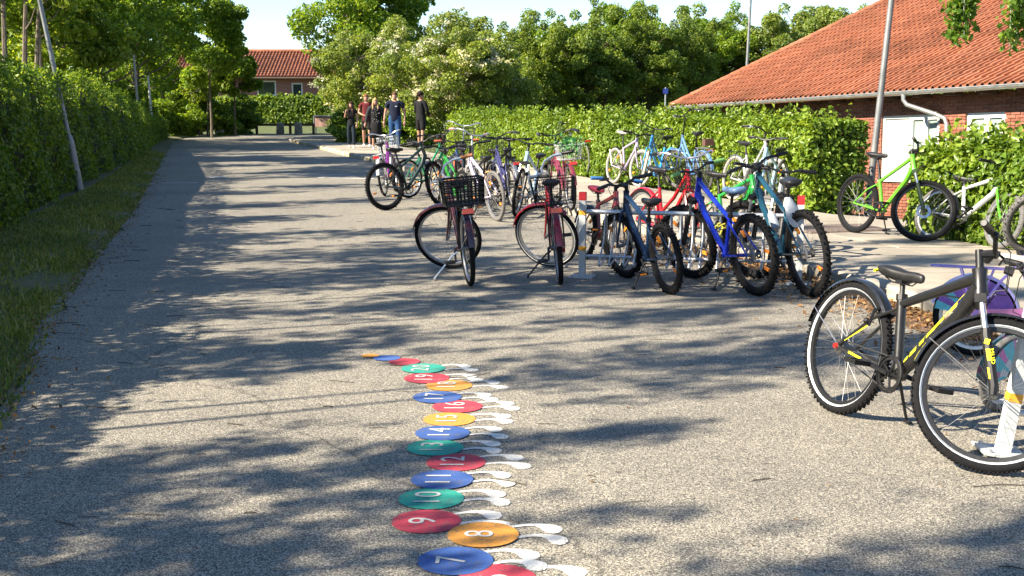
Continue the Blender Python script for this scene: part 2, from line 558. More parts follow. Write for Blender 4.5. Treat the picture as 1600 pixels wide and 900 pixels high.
# pavement: base sheet plus separate slabs
INNER = [(-6.2, 61), (-4.6, 45), (-1.6, 34), (0.2, 29.5), (2.1, 22.6), (4.4, 16.4), (5.6, 15.2), (5.2, 13.9), (6.1, 11.2), (7.4, 7.2), (9.0, 1.0), (10, -4)]
paveY = np.arange(-3.5, 49.9, 0.95)
pv = sheet('pavement', [(q[0] + 0.02, q[1]) for q in KERB] + [(q[0] + 0.15, q[1]) for q in INNER[::-1]], 0.060, M_LITTER, kind='structure')
slab_mesh = {}
def kerb_x(y):
    return float(np.interp(y, [q[1] for q in KERB][::-1], [q[0] for q in KERB][::-1]))
def inner_x(y):
    return float(np.interp(y, [q[1] for q in INNER][::-1], [q[0] for q in INNER][::-1]))
for y0 in paveY:
    y1 = y0 + 0.936
    k0, k1, i0, i1 = kerb_x(y0) + 0.14, kerb_x(y1) + 0.14, inner_x(y0), inner_x(y1)
    wid = max(i0 - k0, i1 - k1)
    n = max(1, round(wid / 1.5))
    for j in range(n):
        a0, a1 = lerp(k0, i0, j / n), lerp(k0, i0, (j + 1) / n) - 0.014
        b0, b1 = lerp(k1, i1, j / n), lerp(k1, i1, (j + 1) / n) - 0.014
        zt = 0.10 + random.uniform(-0.004, 0.004)
        m = MB()
        tl = random.uniform(-0.003, 0.003)
        m.loft([[(a0, y0, 0.061), (a1, y0, 0.061), (b1, y1, 0.061), (b0, y1, 0.061)],
                [(a0 + .004, y0 + .004, zt + tl), (a1 - .004, y0 + .004, zt), (b1 - .004, y1 - .004, zt - tl), (b0 + .004, y1 - .004, zt)]])
        m.build('paving_slab', M_PAVE, pv, smooth=False)
# dark tarmac repair strip near the gap between the hedges
tp = MB()
tp.loft([[(3.45, 14.0, 0.104), (4.5, 14.35, 0.104), (4.35, 15.05, 0.104), (3.2, 14.7, 0.104)], [(3.47, 14.02, 0.116), (4.48, 14.36, 0.116), (4.33, 15.03, 0.116), (3.22, 14.69, 0.116)]])
o = tp.build('tarmac_patch', paint('rough_dark_tarmac', (0.13, 0.10, 0.085), 0.95, var=0.4, scale=25, bump=0.8), None, smooth=False); o['kind'] = 'structure'

# kerb: separate stones along the edge
kb = empty('kerb'); kb['kind'] = 'structure'
dist = 0
pts = [Vector((q[0], q[1], 0)) for q in KERB]
seglen = [(b - a).length for a, b in zip(pts, pts[1:])]
total = sum(seglen)
def along(d):
    for a, b, l in zip(pts, pts[1:], seglen):
        if d <= l: return a + (b - a) * (d / l), (b - a).normalized()
        d -= l
    return pts[-1].copy(), (pts[-1] - pts[-2]).normalized()
kerb_me = []
for v in range(4):
    m = MB(); r = [random.uniform(-0.008, 0.008) for _ in range(8)]
    m.loft([[(-0.49, -0.06 + r[0], -0.05), (-0.49, 0.065, -0.05), (-0.49, 0.065, 0.112), (-0.49, -0.03, 0.112 + r[1]), (-0.49, -0.06 + r[0], 0.085)],
            [(0, -0.06 + r[2], -0.05), (0, 0.065, -0.05), (0, 0.065, 0.112), (0, -0.03 + r[6], 0.112 + r[3]), (0, -0.06 + r[2], 0.085 + r[7])],
            [(0.49, -0.06 + r[4], -0.05), (0.49, 0.065, -0.05), (0.49, 0.065, 0.112), (0.49, -0.03, 0.112 + r[5]), (0.49, -0.06 + r[4], 0.085)]])
    kerb_me.append((m.mesh('kerb_stone', M_KERB, False), m.mesh('kerb_stone', M_KERBY, False)))
d = 0.5
while d < total:
    p, t = along(d)
    o = bpy.data.objects.new('kerb_stone', kerb_me[random.randrange(4)][1 if p.y > 26 and random.random() < 0.65 else 0])
    link(o, kb)
    o.location = (p.x + 0.06, p.y, random.uniform(-0.012, 0.006))
    o.rotation_euler = (random.uniform(-.03, .03), 0, math.atan2(t.y, t.x) + random.uniform(-.015, .015))
    d += 1.0

# strip of leaf litter against the kerb
n = 5200
tt = rng.uniform(0, 1, n) ** 1.0
P = np.empty((n, 3))
yy = rng.uniform(6.0, 14.5, n)
off = rng.gamma(1.6, 0.16, n)
P[:, 0] = np.array([kerb_x(y) for y in yy]) - 0.02 - off
P[:, 1] = yy
P[:, 2] = 0.012 + rng.uniform(0, 0.02, n) * np.exp(-off * 3)
N = unit(rng.normal(size=(n, 3)) * 0.35 + np.array([0, 0, 1]))
o = link(bpy.data.objects.new('leaf_litter', leaves_mesh('leaf_litter', P, N, 0.045, L_LITTER, 0.5, 0.1))); o['kind'] = 'stuff'
lit = [(kerb_x(y) + 0.03, y) for y in np.arange(6.0, 14.6, 0.4)] + [(kerb_x(y) - 0.34 - 0.16 * math.sin(y * 2.3) - 0.08 * math.sin(y * 6.1), y) for y in np.arange(14.4, 5.8, -0.4)]
o = sheet('dirt_strip', lit, 0.005, M_LITTER, kind='structure')

# twigs and debris on the road
m = MB()
for i in range(150):
    y = 3.6 + 16 * random.random() ** 1.3
    xl = float(np.interp(y, [q[1] for q in LEFT_EDGE], [q[0] for q in LEFT_EDGE])); xr = kerb_x(y)
    x = lerp(xl + 0.1, xr, random.random() ** (1.8 if y > 8 else 1.0)); a = random.uniform(-0.6, 0.6); l = random.uniform(0.015, 0.09) * (1.5 if random.random() < .2 else 1)
    b = random.uniform(-.3, .3)
    m.tube([(x, y, .004), (x + math.cos(a) * l, y + math.sin(a) * l, .006), (x + math.cos(a) * l + math.cos(a + b) * l, y + math.sin(a) * l + math.sin(a + b) * l, .004)], random.uniform(.0012, .003), 4)
o = m.build('twig_litter', M_BARKD); o['kind'] = 'stuff'
n = 130
P = np.stack([rng.uniform(-3, 3, n), rng.uniform(3.8, 14, n), np.full(n, 0.006)], 1)
o = link(bpy.data.objects.new('scattered_leaves', leaves_mesh('scattered_leaves', P, unit(rng.normal(size=(n, 3)) * .25 + [0, 0, 1]), 0.02, L_LITTER))); o['kind'] = 'stuff'

# white paint remnants on the far road
o = empty('road_marking'); o['kind'] = 'structure'
for (x, y, a, l, w) in ((-6.35, 26.3, 0.25, 0.35, 0.22), (-4.3, 27.2, -0.2, 1.6, 0.09), (-3.55, 26.0, -0.25, 1.3, 0.09), (-6.9, 24.4, 0.1, 1.2, 0.05)):
    m = MB(); m.box((x, y, 0.005), (l, w, 0.004), Matrix.Rotation(a, 3, 'Z'))
    m.build('paint_dash', paint('worn_road_paint', (0.62, 0.62, 0.60), 0.8, var=0.3), o, smooth=False)

# ------------------------------------------------------------------ verge on the left
def left_x(y):
    return float(np.interp(y, [q[1] for q in LEFT_EDGE], [q[0] for q in LEFT_EDGE]))
HB = [(-4.2, 2), (-5.0, 9), (-6.0, 14.4), (-6.7, 18.05), (-8.1, 24.6), (-13.2, 45.5), (-14.8, 53)]
def hedge_x(y):
    return float(np.interp(y, [q[1] for q in HB], [q[0] for q in HB]))
bm = bmesh.new(); rows = []
for y in np.arange(1, 58, 0.4):
    xl = left_x(y) + 0.04 + 0.10 * math.sin(y * 1.9) + 0.05 * math.sin(y * 5.1); xh = hedge_x(y) - 0.9
    rows.append([bm.verts.new((lerp(xl, xh, t), y, z + 0.012 * math.sin(y * 3 + t * 9))) for t, z in ((0, -0.014), (.06, 0.02), (.18, .06), (.5, .08), (1, .09))])
for a, b in zip(rows[:-1], rows[1:]):
    for k in range(4): bm.faces.new((a[k + 1], a[k], b[k], b[k + 1]))
me = bpy.data.meshes.new('verge'); bm.to_mesh(me); bm.free(); me.materials.append(M_VERGE)
link(bpy.data.objects.new('verge', me))['kind'] = 'structure'
n = 70000
yy = 4.5 + 34 * rng.uniform(0, 1, n) ** 2.1
lx = np.array([left_x(y) for y in yy]); hx = np.array([hedge_x(y) for y in yy])
u = rng.uniform(-0.08, 1.1, n)
e_ = (rng.uniform(size=n) < .3) & (yy < 13); u = np.where(e_, rng.uniform(-.02, .16, n), u)
u = np.where((u < 0.08) & ~e_ & (rng.uniform(size=n) < 0.4), rng.uniform(0.08, 1.0, n), u)
xx = lx + (hx - lx) * u
patch = np.sin(xx * 3.1 + 1.3 * np.sin(yy * 1.7)) * np.sin(yy * 2.3 + xx)
hh = np.clip(0.032 + 0.016 * patch + rng.uniform(-0.015, 0.026, n) + 0.07 * (rng.uniform(size=n) < .015), 0.028, 0.14) * np.clip(u * 6 + 0.8, 0.7, 1)
zb = np.interp(u * (lx - hx) / (lx - hx + .9), [0, .06, .18, .5, 1], [-.016, .014, .054, .074, .085]) + .003
zb = np.where(u < .05, np.maximum(zb, 0.001), zb)
ang = rng.uniform(0, 2 * np.pi, n); lean = rng.uniform(0.1, 0.9, n) * hh
w = 0.006 + 0.0004 * yy
V = np.empty((n, 3, 3))
ca, sa = np.cos(ang), np.sin(ang)
V[:, 0] = np.stack([xx - sa * w, yy + ca * w, zb], 1)
V[:, 1] = np.stack([xx + sa * w, yy - ca * w, zb], 1)
V[:, 2] = np.stack([xx + ca * lean, yy + sa * lean, zb + hh], 1)
o = link(bpy.data.objects.new('grass', np_mesh('grass', V.reshape(-1, 3), np.arange(n * 3).reshape(n, 3), L_GRASS))); o['kind'] = 'stuff'
n = 2600
yy = 5 + 22 * rng.uniform(0, 1, n) ** 1.6
off = rng.normal(0.02, 0.17, n)
P = np.stack([np.array([left_x(y) for y in yy]) - off, yy, 0.012 + 0.10 * np.clip(off, 0, .35) + rng.uniform(0, .015, n)], 1)
o = link(bpy.data.objects.new('verge_litter', leaves_mesh('verge_litter', P, unit(rng.normal(size=(n, 3)) * .4 + [0, 0, 1]), 0.035, L_LITTER, .5, .1))); o['kind'] = 'stuff'
# half-buried edging stones along the ragged road edge
ed = empty('verge_edging'); ed['kind'] = 'structure'
for i in range(22):
    y = 8.3 + i * 0.27 + random.uniform(-.08, .08)
    x = left_x(y) - 0.02 + random.uniform(-0.12, 0.10)
    m = MB(); L, W = random.uniform(.05, .12), random.uniform(.04, .07)
    k = 8; base = []; top = []
    for j in range(k):
        a = 2 * math.pi * j / k; r = random.uniform(.8, 1.1)
        base.append((math.cos(a) * L * r, math.sin(a) * W * r, -0.05)); top.append((math.cos(a) * L * r * .86, math.sin(a) * W * r * .86, random.uniform(.004, .014)))
    m.loft([base, top])
    s = m.build('edging_stone', M_STONE, ed, smooth=False); s.location = (x, y, 0.0); s.rotation_euler = (0, 0, random.uniform(0.8, 2.0))

# ------------------------------------------------------------------ hedges
def lump(s, h, k=1.0):
    return 0.5 * np.sin(s * 2.1 * k + 1.7 * h) + 0.3 * np.sin(s * 5.3 * k - 2.2 * h + 1) + 0.25 * np.sin(s * 9.7 * k + 4.1 * h)

def hedge(name, label, cat, front, width, height, n, leaf, mat, z0=0.0, bump=0.08, shoots=0.0, aspect=0.6, group=None, ends=True, right=True, density_near=True, core_inset=0.16):
    """front: polyline of the face towards the road; the hedge body lies to its right (or left) side"""
    fp = np.array(front, float)
    seg = np.diff(fp, axis=0); L = np.linalg.norm(seg, axis=1); cum = np.concatenate([[0], np.cumsum(L)])
    hs = np.array([q[2] if len(q) > 2 else height for q in front], float) if len(front[0]) > 2 else np.full(len(fp), height)
    fp = fp[:, :2]; seg = seg[:, :2]
    nr = np.stack([seg[:, 1], -seg[:, 0]], 1) / L[:, None]      # right-hand normal
    if not right: nr = -nr
    def at(s):
        i = np.clip(np.searchsorted(cum, s, side='right') - 1, 0, len(L) - 1)
        t = (s - cum[i]) / L[i]
        return fp[i] + seg[i] * t[:, None], nr[i], hs[i] + (hs[i + 1] - hs[i]) * t
    tot = cum[-1]
    root = empty(name, label=label, cat=cat, group=group)
    # sampling: faces front / back / top / ends, nearer parts denser
    s = rng.uniform(0, tot, n * 3)
    p, _, _ = at(s)
    if density_near:
        dd = np.hypot(p[:, 0], p[:, 1]); wgt = np.clip(14 / dd, 0.12, 1.0)
        s = s[rng.uniform(size=n * 3) < wgt]
    s = s[:n]; n = len(s)
    face = rng.choice(4, n, p=[0.56, 0.10, 0.28, 0.06] if ends else [0.6, 0.10, 0.30, 0.0])
    v = rng.uniform(0, 1, n); depth = np.abs(rng.normal(0, 0.06, n))
    p, nn, hh = at(s)
    lat = np.where(face == 0, 0, np.where(face == 1, width, v * width)).astype(float)
    z = np.where(face == 2, hh, rng.uniform(0.02, 1, n) * hh)
    e = face == 3
    s_e = np.where(rng.uniform(size=n) < 0.5, 0.0, tot)
    pe, ne, he = at(s_e)
    p[e] = pe[e]; nn[e] = ne[e]; z[e] = (rng.uniform(0.02, 1, n) * he)[e]
    tdir = np.stack([-nn[:, 1], nn[:, 0]], 1) * (1 if right else -1)
    out = np.zeros((n, 3))
    out[face == 0, :2] = -nn[face == 0]; out[face == 1, :2] = nn[face == 1]; out[face == 2, 2] = 1
    sg = np.where(s_e == 0, -1, 1)[:, None]
    out[e, :2] = (tdir * sg)[e]
    bl = lump(s, z * 2) * bump * (1 + 0.0 * z)
    P = np.concatenate([p + nn * lat[:, None], z[:, None]], 1)
    # rounded shoulders
    fr = np.clip((z / hh - 0.8) / 0.2, 0, 1) ** 2 * 0.12
    P[face == 0, :2] += (nn * fr[:, None])[face == 0]
    P += out * (bl - depth)[:, None]
    P += rng.normal(0, leaf * 0.25, (n, 3))
    P[:, 2] = np.maximum(P[:, 2], 0.02) + z0
    N = unit(out * 0.9 + rng.normal(size=(n, 3)) * 0.6 + np.array([0, 0, 0.35]))
    if shoots:
        k = int(n * shoots); ks = rng.uniform(0, tot, k // 9)
        ks = np.repeat(ks, 9); q, qn, qh = at(ks)
        hgt = np.tile(np.linspace(0, 1, 9), k // 9 if k // 9 else 1)
        lth = np.repeat(rng.uniform(0.06, 0.26, k // 9), 9)
        bx = np.repeat(rng.normal(0, 0.5, (k // 9, 2)), 9, axis=0)
        lt = np.repeat(rng.uniform(0.0, width, k // 9), 9)
        SP = np.concatenate([q + qn * lt[:, None] + bx * (hgt * lth)[:, None], (qh + hgt * lth + z0)[:, None]], 1) + rng.normal(0, leaf * .25, (len(ks), 3))
        P = np.concatenate([P, SP]); N = np.concatenate([N, unit(rng.normal(size=(len(ks), 3)) + [0, 0, .4])])
    f = link(bpy.data.objects.new('foliage', leaves_mesh('foliage', P, N, leaf, mat, aspect)), root); f['kind'] = 'stuff'
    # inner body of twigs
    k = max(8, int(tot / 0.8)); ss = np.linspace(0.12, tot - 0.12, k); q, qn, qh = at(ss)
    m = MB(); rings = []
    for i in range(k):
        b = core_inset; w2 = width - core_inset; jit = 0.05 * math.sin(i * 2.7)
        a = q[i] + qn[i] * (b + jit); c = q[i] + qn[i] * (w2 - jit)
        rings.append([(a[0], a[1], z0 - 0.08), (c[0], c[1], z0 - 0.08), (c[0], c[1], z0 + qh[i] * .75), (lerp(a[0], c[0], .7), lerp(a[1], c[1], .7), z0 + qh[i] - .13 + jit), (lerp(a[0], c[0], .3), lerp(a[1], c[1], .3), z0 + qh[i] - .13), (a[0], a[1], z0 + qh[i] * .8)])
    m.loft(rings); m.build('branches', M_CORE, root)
    return root

hedge('clipped_hedge', 'long low bright green clipped hedge behind the bikes, in front of the school', 'hedge',
      [(-1.9, 35.6, 1.20), (-0.1, 30.2, 1.22), (1.42, 25.9, 1.26), (2.05, 24.4, 1.28), (3.3, 21.0, 1.28), (4.12, 16.9, 1.27)], 0.85, 1.3, 90000, 0.08, L_HEDGE, z0=0.05, bump=0.06, shoots=0.04, right=False)
hedge('clipped_hedge', 'nearer clipped hedge at the right edge with the white window panel beside it', 'hedge',
      [(4.62, 14.1, 1.02), (4.95, 13.1, 1.12), (5.5, 11.6, 1.14), (6.6, 8.5, 1.14)], 1.2, 1.3, 42000, 0.09, L_HEDGE, z0=0.05, bump=0.09, shoots=0.04, right=False)
hedge('tall_hedge', 'tall shaded dark green hedge along the left verge', 'hedge',
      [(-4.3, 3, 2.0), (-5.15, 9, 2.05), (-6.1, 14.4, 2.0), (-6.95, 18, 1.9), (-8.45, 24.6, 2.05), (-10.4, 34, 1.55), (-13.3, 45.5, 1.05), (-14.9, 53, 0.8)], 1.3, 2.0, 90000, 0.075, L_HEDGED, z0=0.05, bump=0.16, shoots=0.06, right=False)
hedge('dark_hedge', 'dark green hedge across the end of the road under the red house', 'hedge',
      [(-19, 70.5, 1.35), (-15, 70.5, 1.45), (-11.0, 70.0, 1.5), (-7, 69.5, 1.4)], 1.4, 1.4, 16000, 0.17, L_HEDGED, z0=0.4, bump=0.1, shoots=0.05, density_near=False, right=False)

# ------------------------------------------------------------------ trees and bushes
CROWNS = {}
def crown(kind, seed, mat, n, leaf, ry=1.0, rz=1.0, clumps=46, sub=0.30, mat_key=None, hollow=0.4):
    key = (kind, seed, mat.name)
    if key in CROWNS: return CROWNS[key]
    r = np.random.default_rng(seed)
    d = unit(r.normal(size=(clumps, 3)))
    rad = hollow + (0.92 - hollow) * r.uniform(0, 1, clumps) ** 0.6
    c = d * rad[:, None] * (1 + 0.14 * np.sin(d[:, :1] * 5 + seed) + 0.12 * np.sin(d[:, 2:] * 4 + 2 * seed))
    rc = sub * r.uniform(0.6, 1.2, clumps)
    which = r.choice(clumps, n, p=rc ** 2 / np.sum(rc ** 2))
    dd = unit(r.normal(size=(n, 3)))
    P = c[which] + dd * (rc[which] * r.uniform(0.25, 1.0, n) ** 0.5)[:, None] * np.array([1, 1, 0.72])
    # droop small tufts at the edge
    P *= np.array([1, ry, rz])
    N = unit(dd * 0.5 + r.normal(size=(n, 3)) * 0.55 + np.array([0, 0, 0.5]))
    me = leaves_mesh('crown_leaves', P, N, leaf, mat, 0.6)
    CROWNS[key] = (me, c * np.array([1, ry, rz]), rc)
    return CROWNS[key]

def tree(name, label, x, y, cz, R, kind, seed, mat, n, leaf, rz=1.0, trunk=0.14, z0=0.0, clumps=46, group=None, stems=1, bark=None, rot=0.0, cat='tree', sub=0.30, bloom=None, lean=(0, 0), hollow=0.4):
    root = empty(name, (x, y, z0), label=label, cat=cat, group=group)
    me, c, rc = crown(kind, seed, mat, n, leaf / R, 1.0, rz, clumps, sub, hollow=hollow)
    o = link(bpy.data.objects.new('crown', me), root)
    o['kind'] = 'stuff'
    o.location = (lean[0], lean[1], cz - z0); o.scale = (R, R, R); o.rotation_euler = (0, 0, rot)
    ca, sa = math.cos(rot), math.sin(rot)
    m = MB()
    top = Vector((lean[0], lean[1], cz - z0 + R * rz * 0.45))
    for s in range(stems):
        r0 = trunk * (1 if stems == 1 else random.uniform(0.5, 0.8))
        a = 2 * math.pi * s / stems + seed
        b = Vector((math.cos(a), math.sin(a), 0)) * (0.0 if stems == 1 else 0.25)
        tp = top + (Vector((math.cos(a), math.sin(a), 0)) * R * 0.5 if stems > 1 else Vector())
        k = 6; pth = []
        for i in range(k + 1):
            f = i / k
            q = b.lerp(tp, f) + Vector((0.06 * math.sin(3 * f + seed), 0.06 * math.cos(4 * f + seed), 0)) * (f * 1.5)
            pth.append(q)
        m.tube(pth, [max(0.012, r0 * (1.25 if i == 0 else 1) * (1 - 0.85 * i / k)) for i in range(k + 1)], 7)
        for j in range(s, len(c), stems):
            if j % 2 and len(c) > 40: continue
            q = Vector((c[j][0] * ca - c[j][1] * sa, c[j][0] * sa + c[j][1] * ca, c[j][2])) * R + Vector((lean[0], lean[1], cz - z0))
            f = min(0.92, max(0.3, (q.z - R * 0.45) / max(0.1, tp.z)))
            i = int(f * k); st = pth[i].lerp(pth[min(k, i + 1)], f * k - i)
            mid = st.lerp(q, 0.5) + Vector((0, 0, -0.08 * R))
            m.tube([st, mid, q], [r0 * 0.3, r0 * 0.18, 0.008], 5, cap=False)
    m.build('trunk', bark or M_BARK, root)
    if bloom:
        r = np.random.default_rng(seed + 50)
        ks = r.choice(len(c), bloom[0], replace=False)
        keep = [k for k in ks]
        kk = np.repeat(keep, bloom[1])
        P = []
        dd = unit(r.normal(size=(len(kk), 3)) + np.array([-0.35, -0.25, 0.35]))
        nt = bloom[2]
        tuft = unit(r.normal(size=(nt, 3)) + np.array([-0.4, -0.4, 0.35]))
        tk = r.choice(keep, nt)
        which = r.choice(nt, len(kk))
        P = c[tk[which]] + tuft[which] * rc[tk[which]][:, None] * np.array([1, 1, .75]) * 1.0 + r.normal(size=(len(kk), 3)) * 0.028 * np.array([1.5, 1.5, .7])
        N = unit(dd + [0, 0, .4])
        b = link(bpy.data.objects.new('blossom', leaves_mesh('blossom', P, N, bloom[3] / R, L_BLOOM, 0.9)), root)
        b['kind'] = 'stuff'; b.location = o.location; b.scale = o.scale; b.rotation_euler = o.rotation_euler
    return root

def px(pxx, Y):            # lateral metres of a picture column at depth Y
    return (pxx - 800) / 1900 * Y * 1.003

# slim trunks seen over the left hedge
for i, (u, Y, r) in enumerate(((8, 24.5, .075), (28, 26.0, .085), (48, 27.5, .09), (66, 30.0, .085), (82, 31.5, .07), (18, 32.0, .06))):
    tree('slim_tree', ['slim grey trunk tree behind the hedge, leftmost in view', 'second slim straight trunk behind the left hedge', 'slim trunk with a side branch behind the left hedge', 'slim pale trunk leaning beside the lamp post', 'slim dark trunk just right of the lamp post', 'thin trunk set back between the slim trees'][i],
         px(u, Y) - 0.1, Y, 5.6, 1.25, 'slim', 3 + i % 2, L_TREEY if i % 2 else L_TREE, 3600, 0.15, 1.5, r, group='slim trees behind the left hedge', rot=i * 1.3, lean=(0.5 if i in (2, 3) else 0.1, 0.1))
# leafy trees on the left, seen in full
tree('leafy_tree', 'big leafy green tree overhanging the left hedge', px(148, 43), 43, 5.4, 3.1, 'roundo', 11, L_TREE, 17000, 0.17, 0.95, .2, clumps=90, sub=.2)
tree('leafy_tree', 'dense darker green tree beyond the overhanging tree on the left', px(222, 51), 51, 5.6, 3.2, 'rounddark', 12, L_TREE, 17000, 0.18, 1.0, .2, clumps=90, sub=.2)
tree('leafy_tree', 'yellow green young tree behind the hedge near the lamp post', px(95, 33), 33.5, 3.2, 1.9, 'roundy', 13, L_TREEY, 14000, 0.15, 0.8, .1)
tree('leafy_tree', 'bright leafy tree deep behind the slim trunks', px(30, 44), 44, 4.6, 4.2, 'roundy', 14, L_TREEY, 22000, 0.20, 0.9, .2, clumps=60)
tree('leafy_tree', 'green tree far left behind the slim trunks', px(-70, 40), 40, 5.0, 4.0, 'round', 11, L_TREE, 26000, 0.18, 0.95, .2, clumps=60, rot=2)
tree('maple_tree', 'lone slender maple left of the red house', px(336, 56), 56, 4.75, 1.85, 'maple', 15, L_TREE, 15000, 0.17, 1.15, .055, clumps=44)
tree('bush', 'yellowish sparse bush under the lone maple', px(325, 59), 59, 2.7, 1.35, 'sparse', 16, L_TREEY, 3600, 0.15, 1.15, .05, cat='bush', stems=3, hollow=0.3)
for i, (u, Y, R, cz) in enumerate(((285, 58, 1.5, 0.8), (335, 60.5, 1.5, 0.85), (378, 63, 1.4, 0.8), (250, 61, 1.9, 1.1), (215, 56, 1.8, 1.2), (190, 50, 1.6, 1.5))):
    tree('bush', ['low green bush at the end of the left hedge', 'low green bush under the lone maple trunk', 'low dark bush by the timber rail', 'bush behind the end of the left hedge', 'tall bush above the far left hedge', 'bush rising over the left hedge top'][i],
         px(u, Y), Y, cz, R, 'bush', 21, L_HEDGED if i in (1, 2) else L_TREE, 12000, 0.13, 0.75, .05, cat='bush', stems=3, rot=i * 1.7, group='bushes at the far left end', bark=M_BARKD)
tree('leafy_tree', 'dark leafy tree hiding the left end of the red house', px(262, 60), 60, 4.5, 2.5, 'rounddark', 12, L_TREE, 17000, 0.18, 1.0, .14, clumps=90, sub=.2, rot=3.0)
tree('bush', 'tall round bush in front of the hidden end of the red house', px(300, 62), 62, 1.9, 1.6, 'bush', 21, L_TREE, 12000, 0.13, 0.75, .05, cat='bush', stems=3, rot=1.0)
tree('leafy_tree', 'small leafy tree at the left gable of the red house', px(372, 60), 60, 3.1, 1.15, 'smallmaple', 18, L_TREE, 15000, 0.18, 1.0, .07, clumps=38, hollow=0.5, rot=1.0)
# middle: maple right of the house and hawthorns
tree('maple_tree', 'light green maple reaching over the red house roof', px(545, 57), 57, 5.2, 2.9, 'maple', 17, L_TREE, 15000, 0.18, 1.0, .13, clumps=38, hollow=0.5)
tree('maple_tree', 'taller green maple behind the hawthorn', px(610, 60), 60, 5.6, 2.6, 'maple', 15, L_TREE, 15000, 0.18, 1.15, .13, rot=2.0)
tree('hawthorn_bush', 'large pale green hawthorn behind the walking people', px(585, 50), 50, 2.35, 2.35, 'haw', 31, L_HAW, 30000, 0.115, 1.05, .08, cat='bush', stems=4, clumps=120, sub=0.18, bloom=(22, 60, 60, 0.09))
tree('hawthorn_bush', 'hawthorn full of white blossom above the hedge', px(700, 47), 47, 2.55, 2.45, 'haw', 32, L_HAW, 30000, 0.115, 1.0, .08, cat='bush', stems=4, clumps=120, sub=0.18, bloom=(60, 100, 210, 0.085))
tree('hawthorn_bush', 'small blossoming hawthorn in front of the dark trees', px(762, 49), 49, 2.4, 2.2, 'haw', 33, L_HAW, 22000, 0.13, 1.05, .08, cat='bush', stems=4, clumps=70, sub=0.24, bloom=(30, 90, 100, 0.10))
for i, (u, Y, R) in enumerate(((548, 47, .9), (600, 46, 1.0), (650, 45.5, .9))):
    tree('bush', ['low bush on the pavement edge behind the girl', 'low bush on the pavement edge behind the man', 'low bush on the pavement edge behind the capped person'][i], px(u, Y), Y, 0.65, R, 'bush', 21, L_HEDGE, 9000, 0.11, 0.75, .03, z0=0.05, cat='bush', stems=3, rot=i)
# the belt of trees behind the long hedge and the school
tree('belt_tree', 'light green tree closing the gap above the blossoming hawthorn', px(725, 58), 58, 2.9, 2.3, 'belth', 43, L_HAW, 17000, 0.15, 1.25, .12, clumps=64, sub=0.22, bark=M_BARKD, hollow=0.3)
belt = [(835, 53, 3.2, 2.1, 'd'), (878, 57, 3.5, 2.2, 'g'), (925, 54, 3.3, 2.2, 'd'), (965, 58, 4.5, 2.2, 'g'), (1012, 55, 3.4, 2.2, 'd'), (1055, 57, 3.7, 2.1, 'd'),
        (1105, 60, 4.0, 2.2, 'g'), (1150, 62, 3.6, 2.2, 'd'), (1200, 60, 3.3, 2.2, 'h'), (1250, 63, 3.8, 2.3, 'h'), (1300, 61, 3.7, 2.2, 'h'), (1350, 64, 3.7, 2.1, 'h')]
blab = ['dark tree right of the blossoming hawthorn', 'green tree rising behind the dark one', 'dark tree above the middle of the long hedge', 'tallest light green tree of the belt', 'dark shaded tree left of the tiled roof corner', 'dark tree just over the tiled roof corner',
        'light green tree beside the far lamp pole', 'tree behind the far lamp pole', 'olive tree above the tiled roof', 'broad olive tree above the tiled roof', 'olive tree high over the roof edge', 'last olive tree where the roof meets the sky']
for i, (u, Y, cz, R, k) in enumerate(belt):
    mat = {'d': L_TREED, 'g': L_TREE, 'h': L_HAW}[k]
    tree('belt_tree', blab[i], px(u, Y), Y, cz, R, 'belt' + k, {'d': 41, 'g': 42, 'h': 43}[k], mat, 24000, 0.125, 1.25, .12, group='trees behind the long hedge', rot=i * 2.1, clumps=130, sub=0.165, stems=2 if k == 'd' else 1, bark=M_BARKD, hollow=0.12)
for i in range(9):
    u = 800 + i * 42; Y = 58 + (i % 3) * 1.5
    tree('bush', 'undergrowth bush below the ' + blab[i], px(u, Y), Y, 0.8, 1.7, 'bushd', 22, L_TREED, 9000, 0.15, 0.9, .04, cat='bush', stems=3, rot=i, group='undergrowth bushes under the tree belt', bark=M_BARKD)
# far woodland that closes the view
n = 26000
P = np.stack([rng.uniform(-34, 40, n), rng.uniform(84, 92, n), rng.uniform(0, 1, n) ** 0.8], 1)
P[:, 2] *= 4.6 + 1.1 * np.sin(P[:, 0] * 0.7) + 0.7 * np.sin(P[:, 0] * 1.9) - 1.6 * np.exp(-((P[:, 0] + 15) / 5) ** 2)
o = link(bpy.data.objects.new('woodland', leaves_mesh('woodland', P, unit(rng.normal(size=(n, 3)) + [0, -.5, .5]), 0.5, L_TREED, 0.7))); o['kind'] = 'stuff'

